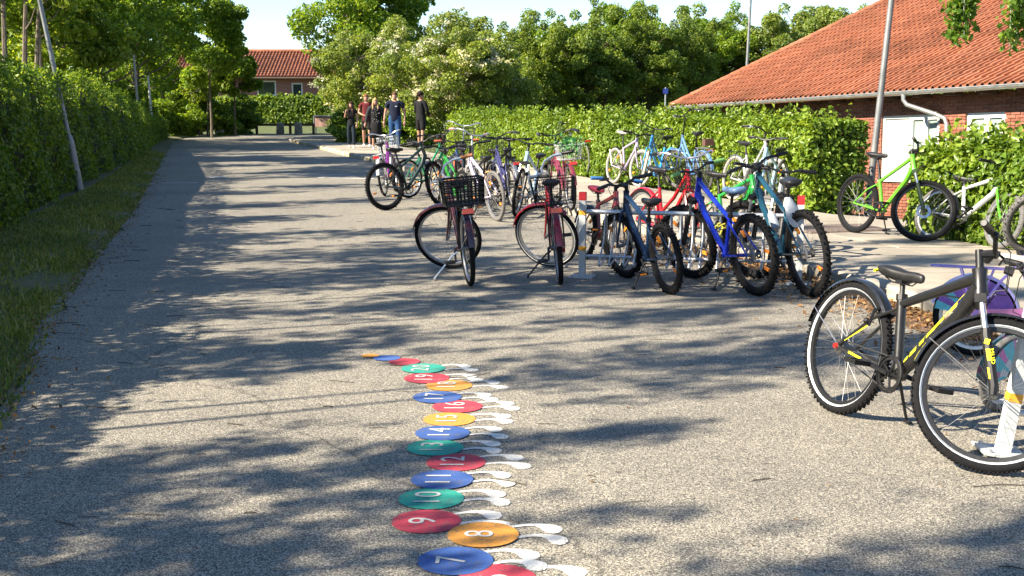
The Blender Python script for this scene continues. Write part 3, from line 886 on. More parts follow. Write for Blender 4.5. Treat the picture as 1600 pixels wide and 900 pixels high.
# shade trees left of the road, mostly outside the frame (their shade falls on the road)
KS = 1 / math.tan(R_(36))
shade = []
for (cx, cy, cz, R, rz) in (   # where the shade should fall, crown height and size
    (-2.1, 4.8, 6.0, 1.15, 1.5), (-3.9, 5.2, 5.2, 1.1, 1.3), (-1.5, 3.9, 6.6, 1.0, 1.3), (1.5, 3.85, 8.0, .8, 1.4), (-4.6, 6.4, 5.0, .6, 1.2), (2.6, 4.6, 8.4, .5, 1.5), (-.3, 5.4, 7.2, .38, 1.5), (.6, 5.8, 8, .3, 1.6),
    (-1.9, 7.6, 6.6, 1.0, 1.6), (1.5, 7.6, 8.6, 1.05, 1.7), (-3.8, 7.6, 5.2, .9, 1.4), (3.2, 7.9, 9.4, .8, 1.5), (-2.8, 9.0, 6.0, .75, 1.6), (1.2, 9.1, 8.2, .6, 1.8), (-.6, 9.6, 7.4, .65, 1.8), (-4.6, 9.6, 5.4, .8, 1.4),
    (-2.4, 10.8, 6.4, 1.15, 1.7), (.9, 10.8, 8.4, 1.1, 1.7), (2.3, 10.2, 9.2, .65, 1.6), (-.8, 11.9, 7.4, .95, 1.7), (-4.4, 12.0, 5.4, 1.0, 1.5), (-1.4, 13.1, 7.0, 1.0, 1.7), (1.2, 12.6, 8.6, .6, 1.7), (-3.6, 14.4, 6.0, 1.0, 1.7), (-1.0, 15.3, 7.2, .75, 1.7), (-3.8, 16.7, 6.2, .85, 1.7),
    (-4.4, 18.9, 6.2, .8, 1.7), (-2.6, 20.0, 7.0, .65, 1.7), (-5.0, 21.7, 6.2, .8, 1.6), (-3.8, 23.5, 7.0, .7, 1.7), (-6.0, 25.8, 6.2, .8, 1.6), (-5.0, 28.4, 7.0, .8, 1.8), (-7.2, 31.2, 6.0, .9, 1.7), (-6.4, 34.7, 6.6, .9, 1.8), (-8.6, 38.4, 6.0, 1.0, 1.7),
    (4.1, 11.6, 10.0, .55, 1.7), (4.7, 13.3, 10.2, .5, 1.7), (4.0, 9.5, 10.0, .5, 1.7), (3.2, 14.6, 9.8, .5, 1.7)):
    cz *= .68
    while cx - KS * cz * .93 > hedge_x(max(2, cy - KS * cz * .367)) - 1.7: cz += .1
    shade.append((cx - KS * cz * .93, cy - KS * cz * .367, cz, R, rz))
for i, (x, y, cz, R, rz) in enumerate(shade):
    tree('shade_tree', 'tall tree beyond the left hedge whose shade falls across the road', x, y, cz, R, 'shade', 51 + i % 3, L_TREE, 4000, 0.08, rz, .034, group='shade trees left of the road', rot=i * 1.1, clumps=170, sub=0.115, hollow=.1)

# ------------------------------------------------------------------ school building on the right (level ground, so tipped against the rising road)
Mrot = Matrix.Rotation(R_(-2.2), 3, 'X') @ Matrix.Rotation(R_(-68.4), 3, 'Z')
school = empty('school_building', (4.52, 34.7, 1.47), Mrot.to_euler(), 'low red brick school building with orange tiled roof and zinc gutter', 'building')
EAVE_T = math.tan(R_(24)); CT, ST_ = math.cos(R_(24)), math.sin(R_(24))
LB = 26.0; YW = 0.5
def world_of(o, p):
    return Vector(o.location) + Mrot @ Vector(p)
# mortar-coloured wall body with openings left where the windows stand
OPEN = [(8.55, 10.36, -1.86, -0.46), (11.13, 12.17, -1.30, -0.47)]
m = MB()
xs_ = sorted({0.3, LB} | {q[0] for q in OPEN} | {q[1] for q in OPEN})
for a, b in zip(xs_, xs_[1:]):
    ops = [q for q in OPEN if q[0] <= a + 1e-6 and q[1] >= b - 1e-6]
    cuts = [(-2.9, -0.06)] if not ops else [(-2.9, ops[0][2]), (ops[0][3], -0.06)]
    for z0, z1 in cuts:
        m.box(((a + b) / 2, YW + 0.155, (z0 + z1) / 2), (b - a, 0.29, z1 - z0))
m.box((0.42, 5.5, -1.48), (0.24, 9.6, 2.84)); m.box((LB - .2, 5.5, -1.48), (0.24, 9.6, 2.84)); m.box((LB / 2, 10.3, -1.48), (LB - 1, 0.24, 2.84))
wall = m.build('wall', M_MORTAR, school, smooth=False)
# bricks: stretcher bond, the nearest 300 that show are single bricks, the rest one part
bme = MB(); bme.box((0, 0, 0), (0.228, 0.05, 0.055)); bme_h = bme.mesh('brick', M_BRICK, False)
cells = []; closers = []
for r in range(int(2.75 / 0.067)):
    z = -0.10 - r * 0.067
    for k in range(int(18 / 0.24)):
        x = 0.45 + k * 0.24 + (0.12 if r % 2 else 0)
        hit = [q for q in OPEN if q[0] < x + .118 and q[1] > x - .118 and q[2] - 0.02 < z < q[3] + 0.02]
        if hit:
            q = hit[0]
            if x - .114 < q[0] - .04: closers.append(((x - .114 + q[0] - .008) / 2, z, q[0] - .008 - (x - .114)))
            if x + .114 > q[1] + .04: closers.append(((x + .114 + q[1] + .008) / 2, z, x + .114 - q[1] - .008))
            continue
        cells.append((x, z))
def vis(c):
    return 0 if (c[0] > 6.5 and c[0] < 13.2 and c[1] > -0.85) or (8.4 < c[0] < 9.3 and c[1] < -1.86 and c[1] > -2.6) else 1
cells.sort(key=lambda c: (vis(c), -c[0] if vis(c) == 0 else 0))
for (x, z) in cells[:300]:
    o = bpy.data.objects.new('brick', bme_h); link(o, wall)
    o.location = (x, YW + random.uniform(-0.003, 0.003), z)
m = MB()
for (x, z) in cells[300:]:
    m.box((x, YW + random.uniform(-0.003, 0.003), z), (0.228, 0.05, 0.055))
for (x, z, w_) in closers: m.box((x, YW, z), (w_, 0.05, 0.055))
o = m.build('brickwork', M_BRICKI, wall, smooth=False); o['kind'] = 'stuff'
# roof deck and pantiles
m = MB()
def rp(x, y, off=0.0):      # point on the roof plane
    return (x, y - off * ST_, y * EAVE_T + off * CT)
m.loft([[rp(-0.02, -0.02), rp(LB, -0.02), rp(LB, 9.2), rp(-0.02, 9.2)], [rp(-0.02, -0.02, .02), rp(LB, -0.02, .02), rp(LB, 9.2, .02), rp(-0.02, 9.2, .02)]])
m.loft([[(-.02, 9.2, 9.2 * EAVE_T), (LB, 9.2, 9.2 * EAVE_T), (LB, 18, 0.2), (-.02, 18, 0.2)], [(-.02, 9.2, 9.2 * EAVE_T + .03), (LB, 9.2, 9.2 * EAVE_T + .03), (LB, 18, 0.23), (-.02, 18, 0.23)]])
m.box((LB / 2, 0.28, -0.02), (LB - .1, 0.5, 0.03))
roof = m.build('roof', M_FELT, school, smooth=False)
TW, TG = 0.196, 0.335
prof = [(0, .006), (.05, -.008), (.09, .0), (.118, .030), (.142, .056), (.175, .062), (.200, .050), (.2045, .006)]
def tile_rings():
    a, b, c = [], [], []
    for (x, h) in prof:
        a.append((x, -.012, h + .016)); b.append((x, .0, h + .030)); c.append((x, .36, h + .008))
    return a, b, c
TR = Matrix.Rotation(R_(24), 3, 'X')
tm = MB()
a, b, c = tile_rings(); k = len(prof)
low = [(x, y, z - .026) for (x, y, z) in b]
vs = low + b + c
fs = [(i, i + 1, k + i + 1, k + i) for i in range(k - 1)] + [(k + i, k + i + 1, 2 * k + i + 1, 2 * k + i) for i in range(k - 1)]
tm.add([TR @ Vector(q) for q in vs], fs)
tile_me = tm.mesh('roof_tile', M_TILE, True, 50)
tcells = []
camp = Vector(cam.location)
for r in range(27):
    for kx in range(int((LB - 6) / TW)):
        y = -0.03 + r * TG * CT
        x = kx * TW
        w = world_of(school, (x, y, y * EAVE_T + .02))
        u = 800 + 1900 * w.x / w.y
        tcells.append(((w - camp).length if u < 1640 and (450 - (w.z - 1.6) / w.y * 1900 - 290) > -40 else 1e3 + (w - camp).length, x, y))
tcells.sort()
for (d_, x, y) in tcells[:300]:
    o = bpy.data.objects.new('roof_tile', tile_me); link(o, roof)
    o.location = (x, y + random.uniform(-.004, .004), y * EAVE_T + .02 + random.uniform(-.002, .003)); o.rotation_euler = (0, random.uniform(-.012, .012), random.uniform(-.012, .012))
bv = np.array([tuple(q) for q in tm.v]); bf = np.array(tm.f)
offs = np.array([(x + random.uniform(-.003, .003), y + random.uniform(-.006, .006), y * EAVE_T + .02 + random.uniform(-.002, .004)) for (_, x, y) in tcells[300:]])
Vt = (bv[None] + offs[:, None]).reshape(-1, 3)
Ft = (bf[None] + (np.arange(len(offs)) * len(bv))[:, None, None]).reshape(-1, 4)
me = np_mesh('roof_tiles', Vt, Ft, M_TILEI); me.polygons.foreach_set('use_smooth', [True] * len(me.polygons)); me.set_sharp_from_angle(angle=R_(50))
o = link(bpy.data.objects.new('roof_tiles', me), roof); o['kind'] = 'stuff'
# rounded cap tiles up the verge
cap = MB()
rr_ = []
for j, (yy_, r_) in enumerate(((0, .10), (.02, .115), (.40, .10))):
    rr_.append([(math.cos(math.pi * i / 8) * -r_ , yy_, math.sin(math.pi * i / 8) * r_ * .9 + .02) for i in range(9)])
capv = [q for r in rr_ for q in r]
capf = [(j * 9 + i, j * 9 + i + 1, (j + 1) * 9 + i + 1, (j + 1) * 9 + i) for j in range(2) for i in range(8)] + [tuple(range(9))]
cap.add([TR @ Vector(q) for q in capv], capf)
cap_me = cap.mesh('verge_tile', M_TILE, True, 50)
for i in range(26):
    y = -0.04 + i * 0.36 * CT
    o = bpy.data.objects.new('verge_tile', cap_me); link(o, roof); o.location = (0.0, y, y * EAVE_T + .02); o.rotation_euler = (0, random.uniform(-.04, .04), random.uniform(-.02, .02))
# gutter (half round), brackets, swan-neck downpipe
m = MB()
gp = [(math.cos(math.pi + math.pi * i / 8) * .075, math.sin(math.pi + math.pi * i / 8) * .075) for i in range(9)]
m.loft([[(x, -0.09 + a, -0.005 + b) for a, b in gp] + [(x, -0.09 + a * .93, -0.005 + b * .93 + .001) for a, b in gp[::-1]] for x in (-0.12, LB)])
m.tube([(-.12, -.165, -.003), (LB, -.165, -.003)], .012, 6)
gut = m.build('gutter', M_ZINC, school)
m = MB()
for i in range(20):
    x = .4 + i * 1.1
    m.tube([(x, -.165, 0.008), (x, -.155, -.05), (x, -.09, -.085), (x, -.02, -.05)], .007, 5)
o = m.build('gutter_bracket', M_ZINC, gut); o['kind'] = 'stuff'
m = MB()
m.tube([(9.93, -.09, -.05), (9.93, -.09, -.17), (9.98, -.05, -.27), (10.45, .28, -.47), (10.62, .39, -.56), (10.66, .42, -.68), (10.66, .42, -2.9)], [.058] + [.047] * 6, 10)
m.tube([(10.45, .28, -.47), (10.48, .30, -.483)], .053, 10); m.tube([(10.66, .42, -.70), (10.66, .42, -.78)], .053, 10)
m.build('downpipe', M_ZINC, school)
# rafter ends under the eaves
m = MB()
for i in range(26):
    m.box((.6 + i * .95, .22, -.085), (.075, .42, .09))
o = m.build('rafter_end', M_WOOD, school, smooth=False); o['kind'] = 'stuff'
# joined door panel + window, and the second window
def window_unit(x0, x1, z0, z1, bars, panel=None, name='window'):
    w = empty(name, ((x0 + x1) / 2, YW + .06, (z0 + z1) / 2)); w.parent = school
    hx_, hz_ = (x1 - x0) / 2 - .003, (z1 - z0) / 2 - .003
    m = MB(); t = .07
    m.box((0, 0, hz_ - t / 2), (2 * hx_, .09, t)); m.box((0, 0, -hz_ + t / 2), (2 * hx_, .09, t))
    edges = [-hx_ + t / 2] + [b - (x0 + x1) / 2 for b in bars] + [hx_ - t / 2]
    for e in edges: m.box((e, 0, 0), (t, .084, 2 * hz_ - 2 * t - .004))
    m.build('frame', M_WHITE, w, smooth=False)
    for a, b in zip(edges, edges[1:]):
        mm = MB(); 
        if panel and panel[0] <= (a + b) / 2 + (x0 + x1) / 2 <= panel[1]:
            mm.box(((a + b) / 2, .012, 0), (b - a - t, .04, 2 * hz_ - 2 * t)); mm.build('panel', M_WHITE, w, smooth=False)
        else:
            mm.box(((a + b) / 2, .018, 0), (b - a - t, .012, 2 * hz_ - 2 * t)); mm.build('pane', M_GLASSL, w, smooth=False)
            # sash and blind
            s_ = MB(); iw = .035
            for sx in (a + t / 2 + iw / 2, b - t / 2 - iw / 2): s_.box((sx, -.008, 0), (iw, .05, 2 * hz_ - 2 * t - .006))
            for sz in (hz_ - t - iw / 2 - .003, -hz_ + t + iw / 2 + .003): s_.box(((a + b) / 2, -.008, sz), (b - a - t - 2 * iw - .004, .046, iw))
            s_.build('sash', M_WHITE, w, smooth=False)
    m = MB(); m.box((0, -.055, -hz_ - .015), (2 * hx_ + .06, .16, .03)); m.build('sill', M_WHITE, w, smooth=False)
    return w
window_unit(8.55, 10.36, -1.86, -0.46, [9.44, 9.9], (8.5, 9.44), 'door_window')
window_unit(11.13, 12.17, -1.30, -0.47, [11.66])
# pale curtains just inside against black panes; the opaque painted glass hides them
m = MB(); m.box((11.6, YW + .20, -.95), (.9, .02, .7)); m.box((9.9, YW + .20, -1.1), (.8, .02, 1.3))
m.build('curtain', paint('pale_curtain', (0.62, 0.66, 0.62), 0.9), school, smooth=False)

# ------------------------------------------------------------------ red house at the end of the road
house = empty('red_house', (-16.5, 77, 0.45), (0, 0, R_(2)), 'red brick house with orange ribbed tile roof at the end of the road', 'house')
m = MB(); HW = 13.0
OP2 = [(-0.05 + 2.75, 3.4, 1.15, 2.36), (0.55, 1.75, 1.55, 2.5), (-5.0, -3.8, 1.3, 2.4)]
xs_ = sorted({-HW / 2, HW / 2} | {q[0] for q in OP2} | {q[1] for q in OP2})
for a, b in zip(xs_, xs_[1:]):
    ops = [q for q in OP2 if q[0] <= a + 1e-6 and q[1] >= b - 1e-6]
    for z0, z1 in ([(-.5, 2.72)] if not ops else [(-.5, ops[0][2]), (ops[0][3], 2.72)]):
        m.box(((a + b) / 2, .15, (z0 + z1) / 2), (b - a, .3, z1 - z0))
m.box((0, 7.85, 1.1), (HW, .3, 3.2)); m.box((-HW / 2 + .15, 4, 1.1), (.3, 7.4, 3.2)); m.box((HW / 2 - .15, 4, 1.1), (.3, 7.4, 3.2))
for sx in (-HW / 2 + .15, HW / 2 - .15):
    m.loft([[(sx - .15, 0.3, 2.71), (sx - .15, 7.7, 2.71), (sx - .15, 4, 4.1)], [(sx + .15, 0.3, 2.71), (sx + .15, 7.7, 2.71), (sx + .15, 4, 4.1)]])
m.build('wall', M_FARBRICK, house, smooth=False)
m = MB(); hh = 4.32; ez = 2.62
for sgn, ya, yb in ((1, -.45, 4), (-1, 8.45, 4)):
    m.loft([[(-HW / 2 - .3, ya, ez), (HW / 2 + .3, ya, ez), (HW / 2 + .3, yb, hh), (-HW / 2 - .3, yb, hh)], [(-HW / 2 - .3, ya, ez + .1), (HW / 2 + .3, ya, ez + .1), (HW / 2 + .3, yb, hh + .1), (-HW / 2 - .3, yb, hh + .1)]])
rf = m.build('roof', M_FELT, house, smooth=False)
m = MB(); i = 0; x = -HW / 2 - .25; sl_ = (hh - ez) / 4.45
while x < HW / 2 + .25:
    for r in range(12):
        y0 = -.47 + r * .372; y1 = y0 + .40
        z0, z1 = ez + .14 + (y0 + .45) * sl_, ez + .105 + (y1 + .45) * sl_
        m.loft([[(x, y0, z0 - .02), (x + .05, y0, z0 + .06), (x + .11, y0, z0 + .06), (x + .16, y0, z0 - .02)], [(x, y1, z1 - .02), (x + .05, y1, z1 + .06), (x + .11, y1, z1 + .06), (x + .16, y1, z1 - .02)]], cap=False)
    x += .215
o = m.build('roof_tiles', M_TILEI, rf, smooth=False); o['kind'] = 'stuff'
m = MB()
for i in range(34):
    m.tube([(-HW / 2 - .3 + i * .4, 4, hh + .14), (-HW / 2 - .3 + i * .4 + .41, 4, hh + .155)], [.13, .115], 8)
m.build('ridge_tiles', M_TILEI, rf)['kind'] = 'stuff'
m = MB(); m.tube([(-HW / 2 - .3, -.5, ez + .02), (HW / 2 + .3, -.5, ez + .02)], .06, 8); m.build('gutter', M_WOOD, house)
for (a, b, z0, z1) in OP2:
    w = empty('window', ((a + b) / 2, .1, (z0 + z1) / 2)); w.parent = house
    hx_, hz_ = (b - a) / 2 - .004, (z1 - z0) / 2 - .004
    m = MB(); t = .09
    for s in (-1, 1):
        m.box((0, 0, s * (hz_ - t / 2)), (2 * hx_, .12, t)); m.box((s * (hx_ - t / 2), 0, 0), (t, .116, 2 * hz_ - 2 * t - .004))
    m.build('frame', M_WHITE, w, smooth=False)
    m = MB(); m.box((0, .03, 0), (2 * hx_ - 2 * t, .02, 2 * hz_ - 2 * t)); m.build('pane', M_GLASS, w, smooth=False)
    m = MB(); m.box((0, -.12, -hz_ - .02), (2 * hx_ + .1, .2, .04)); m.build('sill', M_WHITE, w, smooth=False)

# ------------------------------------------------------------------ end of the road: bollards, rail, boulder, board
def bollard(x, y, label, seed):
    r = random.Random(seed)
    m = MB(); rings = []
    for z, s in ((-.05, 1.0), (.2, .98), (.45, .92), (.55, .82), (.60, .6)):
        rings.append([(math.cos(a) * .21 * s * (1 + r.uniform(-.05, .05)), math.sin(a) * .19 * s * (1 + r.uniform(-.05, .05)), z + r.uniform(-.01, .01)) for a in [2 * math.pi * i / 10 for i in range(10)]])
    m.loft(rings)
    o = m.build('stone_bollard', M_STONE, None, angle=60); o.location = (x, y, 0)
    return tag(o, label, 'bollard', 'stone bollards at the end of the road')
bollard(px(442, 62), 62, 'grey stone bollard in the middle of the timber rail', 1)
bollard(px(470, 62), 62, 'grey stone bollard next to the pinkish block', 2)
m = MB(); m.sphere((0, 0, .2), (.22, .2, .24), 10, 7)
for i, q in enumerate(m.v): m.v[i] = (q[0] * (1 + .12 * math.sin(i * 1.7)), q[1] * (1 + .1 * math.cos(i * 2.3)), q[2])
o = m.build('boulder', concrete('pale_stone', (.5, .49, .47), (.7, .69, .66), 8)); o.location = (px(348, 60.5), 60.5, -.03); tag(o, 'pale rounded boulder at the left end of the road', 'boulder')
tr = empty('timber_rail', (0, 63.2, 0), label='low dark timber rail running behind the stone bollards', cat='rail')
m = MB(); m.box(((px(404, 63) + px(493, 63)) / 2, 0, .46), (px(493, 63) - px(404, 63), .1, .12)); m.build('rail', M_WOOD, tr, smooth=False)
for u in (404, 456, 492):
    m = MB(); m.box((px(u, 63), .06, .22), (.12, .12, .55)); m.build('post', M_WOOD, tr, smooth=False)
bd = empty('notice_board', (px(506, 63), 63.6, 0), label='low weathered pinkish board on short legs beside the hawthorn', cat='board')
m = MB(); m.box((0, 0, .62), (.95, .05, .55)); m.build('panel', paint('faded_pink_board', (.42, .26, .21), .8, var=.35, scale=4), bd, smooth=False)
m = MB(); m.box((0, -.03, .915), (1.0, .1, .04)); m.box((-.49, -.002, .62), (.04, .08, .548)); m.box((.49, -.002, .62), (.04, .08, .548)); m.build('frame', M_GALV, bd, smooth=False)
for s in (-.4, .4):
    m = MB(); m.box((s, .05, .2), (.06, .04, .55)); m.build('leg', M_GALV, bd, smooth=False)
sg = empty('street_sign', (px(1036, 50), 50, 0), label='small blue sign glimpsed in the shade of the trees', cat='sign')
m = MB(); m.box((0, -.04, 2.05), (.2, .02, .2)); m.build('face', paint('shade_dimmed_sign_blue', (.02, .04, .22), .4), sg, smooth=False)  # blue darkened to stand in for the shade of the trees
m = MB(); m.tube([(0, 0, -.9), (0, 0, 2.2)], .03, 8); m.build('post', M_GALV, sg)

# ------------------------------------------------------------------ lamp posts
def lamp_post(x, y, top, h, r, label, z0=0.0, sleeve=True):
    root = empty('lamp_post', (x, y, z0), label=label, cat='lamp post')
    t = Vector(top); m = MB()
    m.tube([(0, 0, -.1), t * .25, t * .6, t], [r, r * .86, r * .72, r * .55], 12)
    m.build('pole', M_POLE, root)
    if sleeve:
        m = MB(); m.tube([(0, 0, -.1), t * .12, t * .125, t * .14], [r * 1.55, r * 1.5, r * 1.5, r * .98], 12); m.build('base_sleeve', M_POLE, root)
    m = MB(); m.tube([t - Vector((0, 0, .05)), t + Vector((0, 0, .1)), t + Vector((.25, 0, .2)), t + Vector((.6, 0, .22))], r * .5, 8); 
    m.build('arm', M_POLE, root)
    m = MB(); m.box(t + Vector((.75, 0, .22)), (.5, .18, .1), None, .7); m.build('lamp_head', M_POLE, root)
    return root
lamp_post(-7.43, 21.0, (-1.22, 0, 7.5), 7.5, .046, 'leaning grey lamp post standing against the left hedge')
lamp_post(5.60, 19.3, (.55, 0, 8.0), 8, .062, 'grey lamp post in front of the tiled roof', z0=-.9, sleeve=False)
lamp_post(px(1157, 49), 49, (.22, 0, 8.0), 8, .07, 'far thin lamp pole among the trees behind the roof', sleeve=False)
for u, Y, h, lab in ((226, 42, 3.2, 'short slim grey post leaning out of the left hedge'), (246, 47, 2.6, 'pale stake beyond the slim grey post')):
    m = MB(); m.tube([(0, 0, 0), (-.12, 0, h)], [.05, .04], 8); o = m.build('post', M_POLE if u == 226 else M_WHITE); o.location = (px(u, Y) , Y, 0); tag(o, lab, 'post')

# ------------------------------------------------------------------ painted caterpillar on the road
BLUE, TEAL, ORNG, RED = [concrete(n_, tuple(.85 * v for v in c_), c_, 14) for n_, c_ in (('blue_road_paint', (.04, .11, .36)), ('teal_road_paint', (.02, .34, .26)), ('orange_road_paint', (.62, .27, .04)), ('red_road_paint', (.46, .04, .07)))]
WHT = concrete('white_road_paint', (.56, .56, .54), (.66, .66, .63), 14)
def wear(mat):
    t = mat.node_tree; p = t.nodes['Principled BSDF']; src = p.inputs['Base Color'].links[0].from_socket
    v = t.nodes.new('ShaderNodeTexVoronoi'); v.inputs['Scale'].default_value = 150
    tc = t.nodes.new('ShaderNodeTexCoord'); t.links.new(tc.outputs['Object'], v.inputs['Vector'])
    n = nzt(t, 9, 6, .7)
    a = t.nodes.new('ShaderNodeMath'); a.operation = 'MULTIPLY'; sp = t.nodes.new('ShaderNodeSeparateColor'); t.links.new(v.outputs['Color'], sp.inputs[0])
    t.links.new(sp.outputs[0], a.inputs[0]); t.links.new(n, a.inputs[1])
    r = ramp(t, [(.40, (0, 0, 0)), (.52, (.8, .8, .8))], a.outputs[0])
    c = mixc(t, r.outputs[0], src, (.13, .12, .105))
    t.links.new(c, p.inputs['Base Color'])
    bump_from(t, p, sp.outputs[0], .35, .003)
NUMW = concrete('numeral_road_paint', (.50, .50, .48), (.60, .60, .58), 14)
for mt in (BLUE, TEAL, ORNG, RED, WHT): wear(mt)
def number_mesh(txt, size, mat):
    cu = bpy.data.curves.new('numeral', 'FONT'); cu.body = txt; cu.size = size; cu.align_x = 'CENTER'; cu.align_y = 'CENTER'; cu.resolution_u = 4; cu.offset = 0.0
    cu.space_character = 1.15
    ob = bpy.data.objects.new('numeral', cu); COL.objects.link(ob)
    dg = bpy.context.evaluated_depsgraph_get(); me = bpy.data.meshes.new_from_object(ob.evaluated_get(dg))
    bpy.data.objects.remove(ob); bpy.data.curves.remove(cu)
    me.materials.clear(); me.materials.append(mat)
    return me
dots = [('6', -.05, 3.925, RED), ('7', -.20, 4.09, BLUE), ('8', -.108, 4.35, ORNG), ('9', -.33, 4.50, RED), ('10', -.33, 4.77, TEAL), ('11', -.30, 5.02, BLUE), ('12', -.252, 5.28, RED), ('13', -.36, 5.51, TEAL), ('14', -.34, 5.76, BLUE),
        ('15', -.32, 6.03, ORNG), ('16', -.29, 6.29, RED), ('17', -.41, 6.49, BLUE), ('18', -.36, 6.78, ORNG), ('19', -.50, 6.96, RED), ('20', -.54, 7.22, TEAL)]
WORD = dict(zip('6 7 8 9 10 11 12 13 14 15 16 17 18 19 20'.split(), 'six seven eight nine ten eleven twelve thirteen fourteen fifteen sixteen seventeen eighteen nineteen twenty'.split()))
cname = {BLUE: 'blue', TEAL: 'teal green', ORNG: 'orange', RED: 'red'}
FOOT = [(-.02, -.010), (.015, .002), (.05, .012), (.085, .010), (.105, -.004), (.116, -.026), (.132, -.044), (.155, -.050), (.178, -.042), (.192, -.018), (.185, .010), (.155, .026), (.11, .034), (.06, .034), (.015, .022), (-.02, .010)]
for i, (t_, x, y, mt) in enumerate(dots):
    r = .134; z = .004 + .0012 * (i % 3)
    root = empty('painted_dot', (x, y, 0), label=f'{cname[mt]} painted road dot numbered {WORD[t_]}, with two white feet', cat='road marking', group='numbered caterpillar dots painted on the road')
    sheet('disc', [(r * math.cos(a), r * math.sin(a)) for a in np.linspace(0, 2 * math.pi, 49)[:-1]], z, mt, root)
    o = link(bpy.data.objects.new('numeral', number_mesh(t_, .155, NUMW)), root); o.location = (-.01, 0, z + .0025); o.rotation_euler = (0, 0, math.pi / 2)
    for kf, dy in enumerate((.082, -.030)):
        x0 = math.sqrt(r * r - dy * dy) + .006
        sc = random.uniform(.92, 1.08); tw = random.uniform(-.05, .05)
        pts_ = [(x0 + (a * math.cos(tw) - b * math.sin(tw)) * sc, dy + (a * math.sin(tw) + b * math.cos(tw)) * 1.3) for a, b in FOOT]
        sheet('foot', pts_, .00213 + .00031 * ((2 * i + kf) % 6), WHT, root)
for x, y, r, mt, lab in ((-.67, 7.42, .098, RED, 'plain dusky red painted dot beyond number 20'), (-.79, 7.52, .085, BLUE, 'small plain blue painted dot near the tail end'), (-.905, 7.60, .056, ORNG, 'smallest orange painted dot at the tail end')):
    o = sheet('painted_dot', [(r * math.cos(a), r * math.sin(a)) for a in np.linspace(0, 2 * math.pi, 41)[:-1]], .005 if mt != BLUE else .0065, mt); o.location = (x, y, 0); tag(o, lab, 'road marking', 'plain caterpillar dots painted on the road')

# ------------------------------------------------------------------ bicycle racks
W_POST = paint('white_post_paint', (.48, .50, .50), .5, var=.08)
OBAND = paint('orange_band', (.80, .36, .03), .5); RCAP = paint('red_cap', (.50, .02, .025), .45)
def rack(x, y, ang, length, slots, label, h=.61, posth=.74, tall=True, lean=0.0):
    root = empty('bicycle_rack', (x, y, 0.0), (0, lean, ang), label, 'bicycle rack')
    def post(px_, lab=False):
        m = MB(); m.box((px_, 0, posth / 2), (.058, .058, posth)); p = m.build('post', W_POST, root, smooth=False)
        m = MB(); m.box((px_, 0, posth + .012), (.062, .062, .075)); m.build('cap', RCAP, p, smooth=False)
        for z in (posth - .14, .27): 
            m = MB(); m.box((px_, 0, z), (.061, .061, .04)); m.build('band', OBAND, p, smooth=False)
        m = MB(); m.box((px_, 0, .008), (.22, .20, .012)); b = m.build('base_plate', W_POST, root, smooth=False)
        m = MB()
        for dx in (-.08, .08):
            for dy in (-.07, .07): m.tube([(px_ + dx, dy, .013), (px_ + dx, dy, .026)], .011, 6)
        m.build('bolt', M_GALV, b)
    post(0); post(length)
    m = MB(); m.tube([(.031, 0, h), (length - .031, 0, h)], .021, 10); m.build('top_rail', M_GALV, root)
    m = MB(); m.tube([(.031, 0, .20), (length - .031, 0, .20)], .014, 8); m.build('lower_rail', M_GALV, root)
    for s in slots:
        for d in (-.045, .045):
            m = MB(); q = s + d; e = 1
            m.tube([(q, 0, h - .015), (q, -.06, h - .06), (q, -.07, .40), (q, -.10, .345), (q, -.32, .20), (q, -.34, .17), (q, -.30, .15), (q, 0, .186)], .0085, 6)
            m.tube([(q, 0, h - .015), (q, .06, h - .06), (q, .07, .40), (q, .10, .345), (q, .30, .24), (q, .31, .20), (q, .26, .17), (q, 0, .196)], .0085, 6)
            m.build('wheel_hoop', M_GALV, root)
    return root
rack(.65, 11.15, math.atan2(-.48, 1.9), 1.95, [.26, .48, .86, 1.06, 1.30, 1.68], 'galvanised bicycle rack with red topped white post in the middle row')
rack(2.26, 5.43, R_(-4), 1.7, [.35, .8, 1.25], 'bicycle rack with white post behind the black and yellow bike', lean=0.14)

# ------------------------------------------------------------------ people
SKIN = paint('skin', (.38, .20, .135), .55, var=.06, scale=20)
def cloth(n, c): return paint(n, c, .85, var=.15, scale=18, bump=.15, spec=.2)
def skin_mesh(verts, edges, radii, root=0, sub=2):
    me = bpy.data.meshes.new('tmp'); me.from_pydata(verts, edges, [])
    ob = bpy.data.objects.new('tmp', me); COL.objects.link(ob)
    ob.modifiers.new('s', 'SKIN'); sv = me.skin_vertices[0].data
    for i, r in enumerate(radii):
        sv[i].radius = r if isinstance(r, tuple) else (r, r); sv[i].use_root = (i == root)
    md = ob.modifiers.new('u', 'SUBSURF'); md.levels = sub; md.render_levels = sub
    dg = bpy.context.evaluated_depsgraph_get(); out = bpy.data.meshes.new_from_object(ob.evaluated_get(dg))
    vs = [tuple(v.co) for v in out.vertices]; fs = [tuple(p.vertices) for p in out.polygons]
    bpy.data.objects.remove(ob); bpy.data.meshes.remove(out); bpy.data.meshes.remove(me)
    return vs, fs

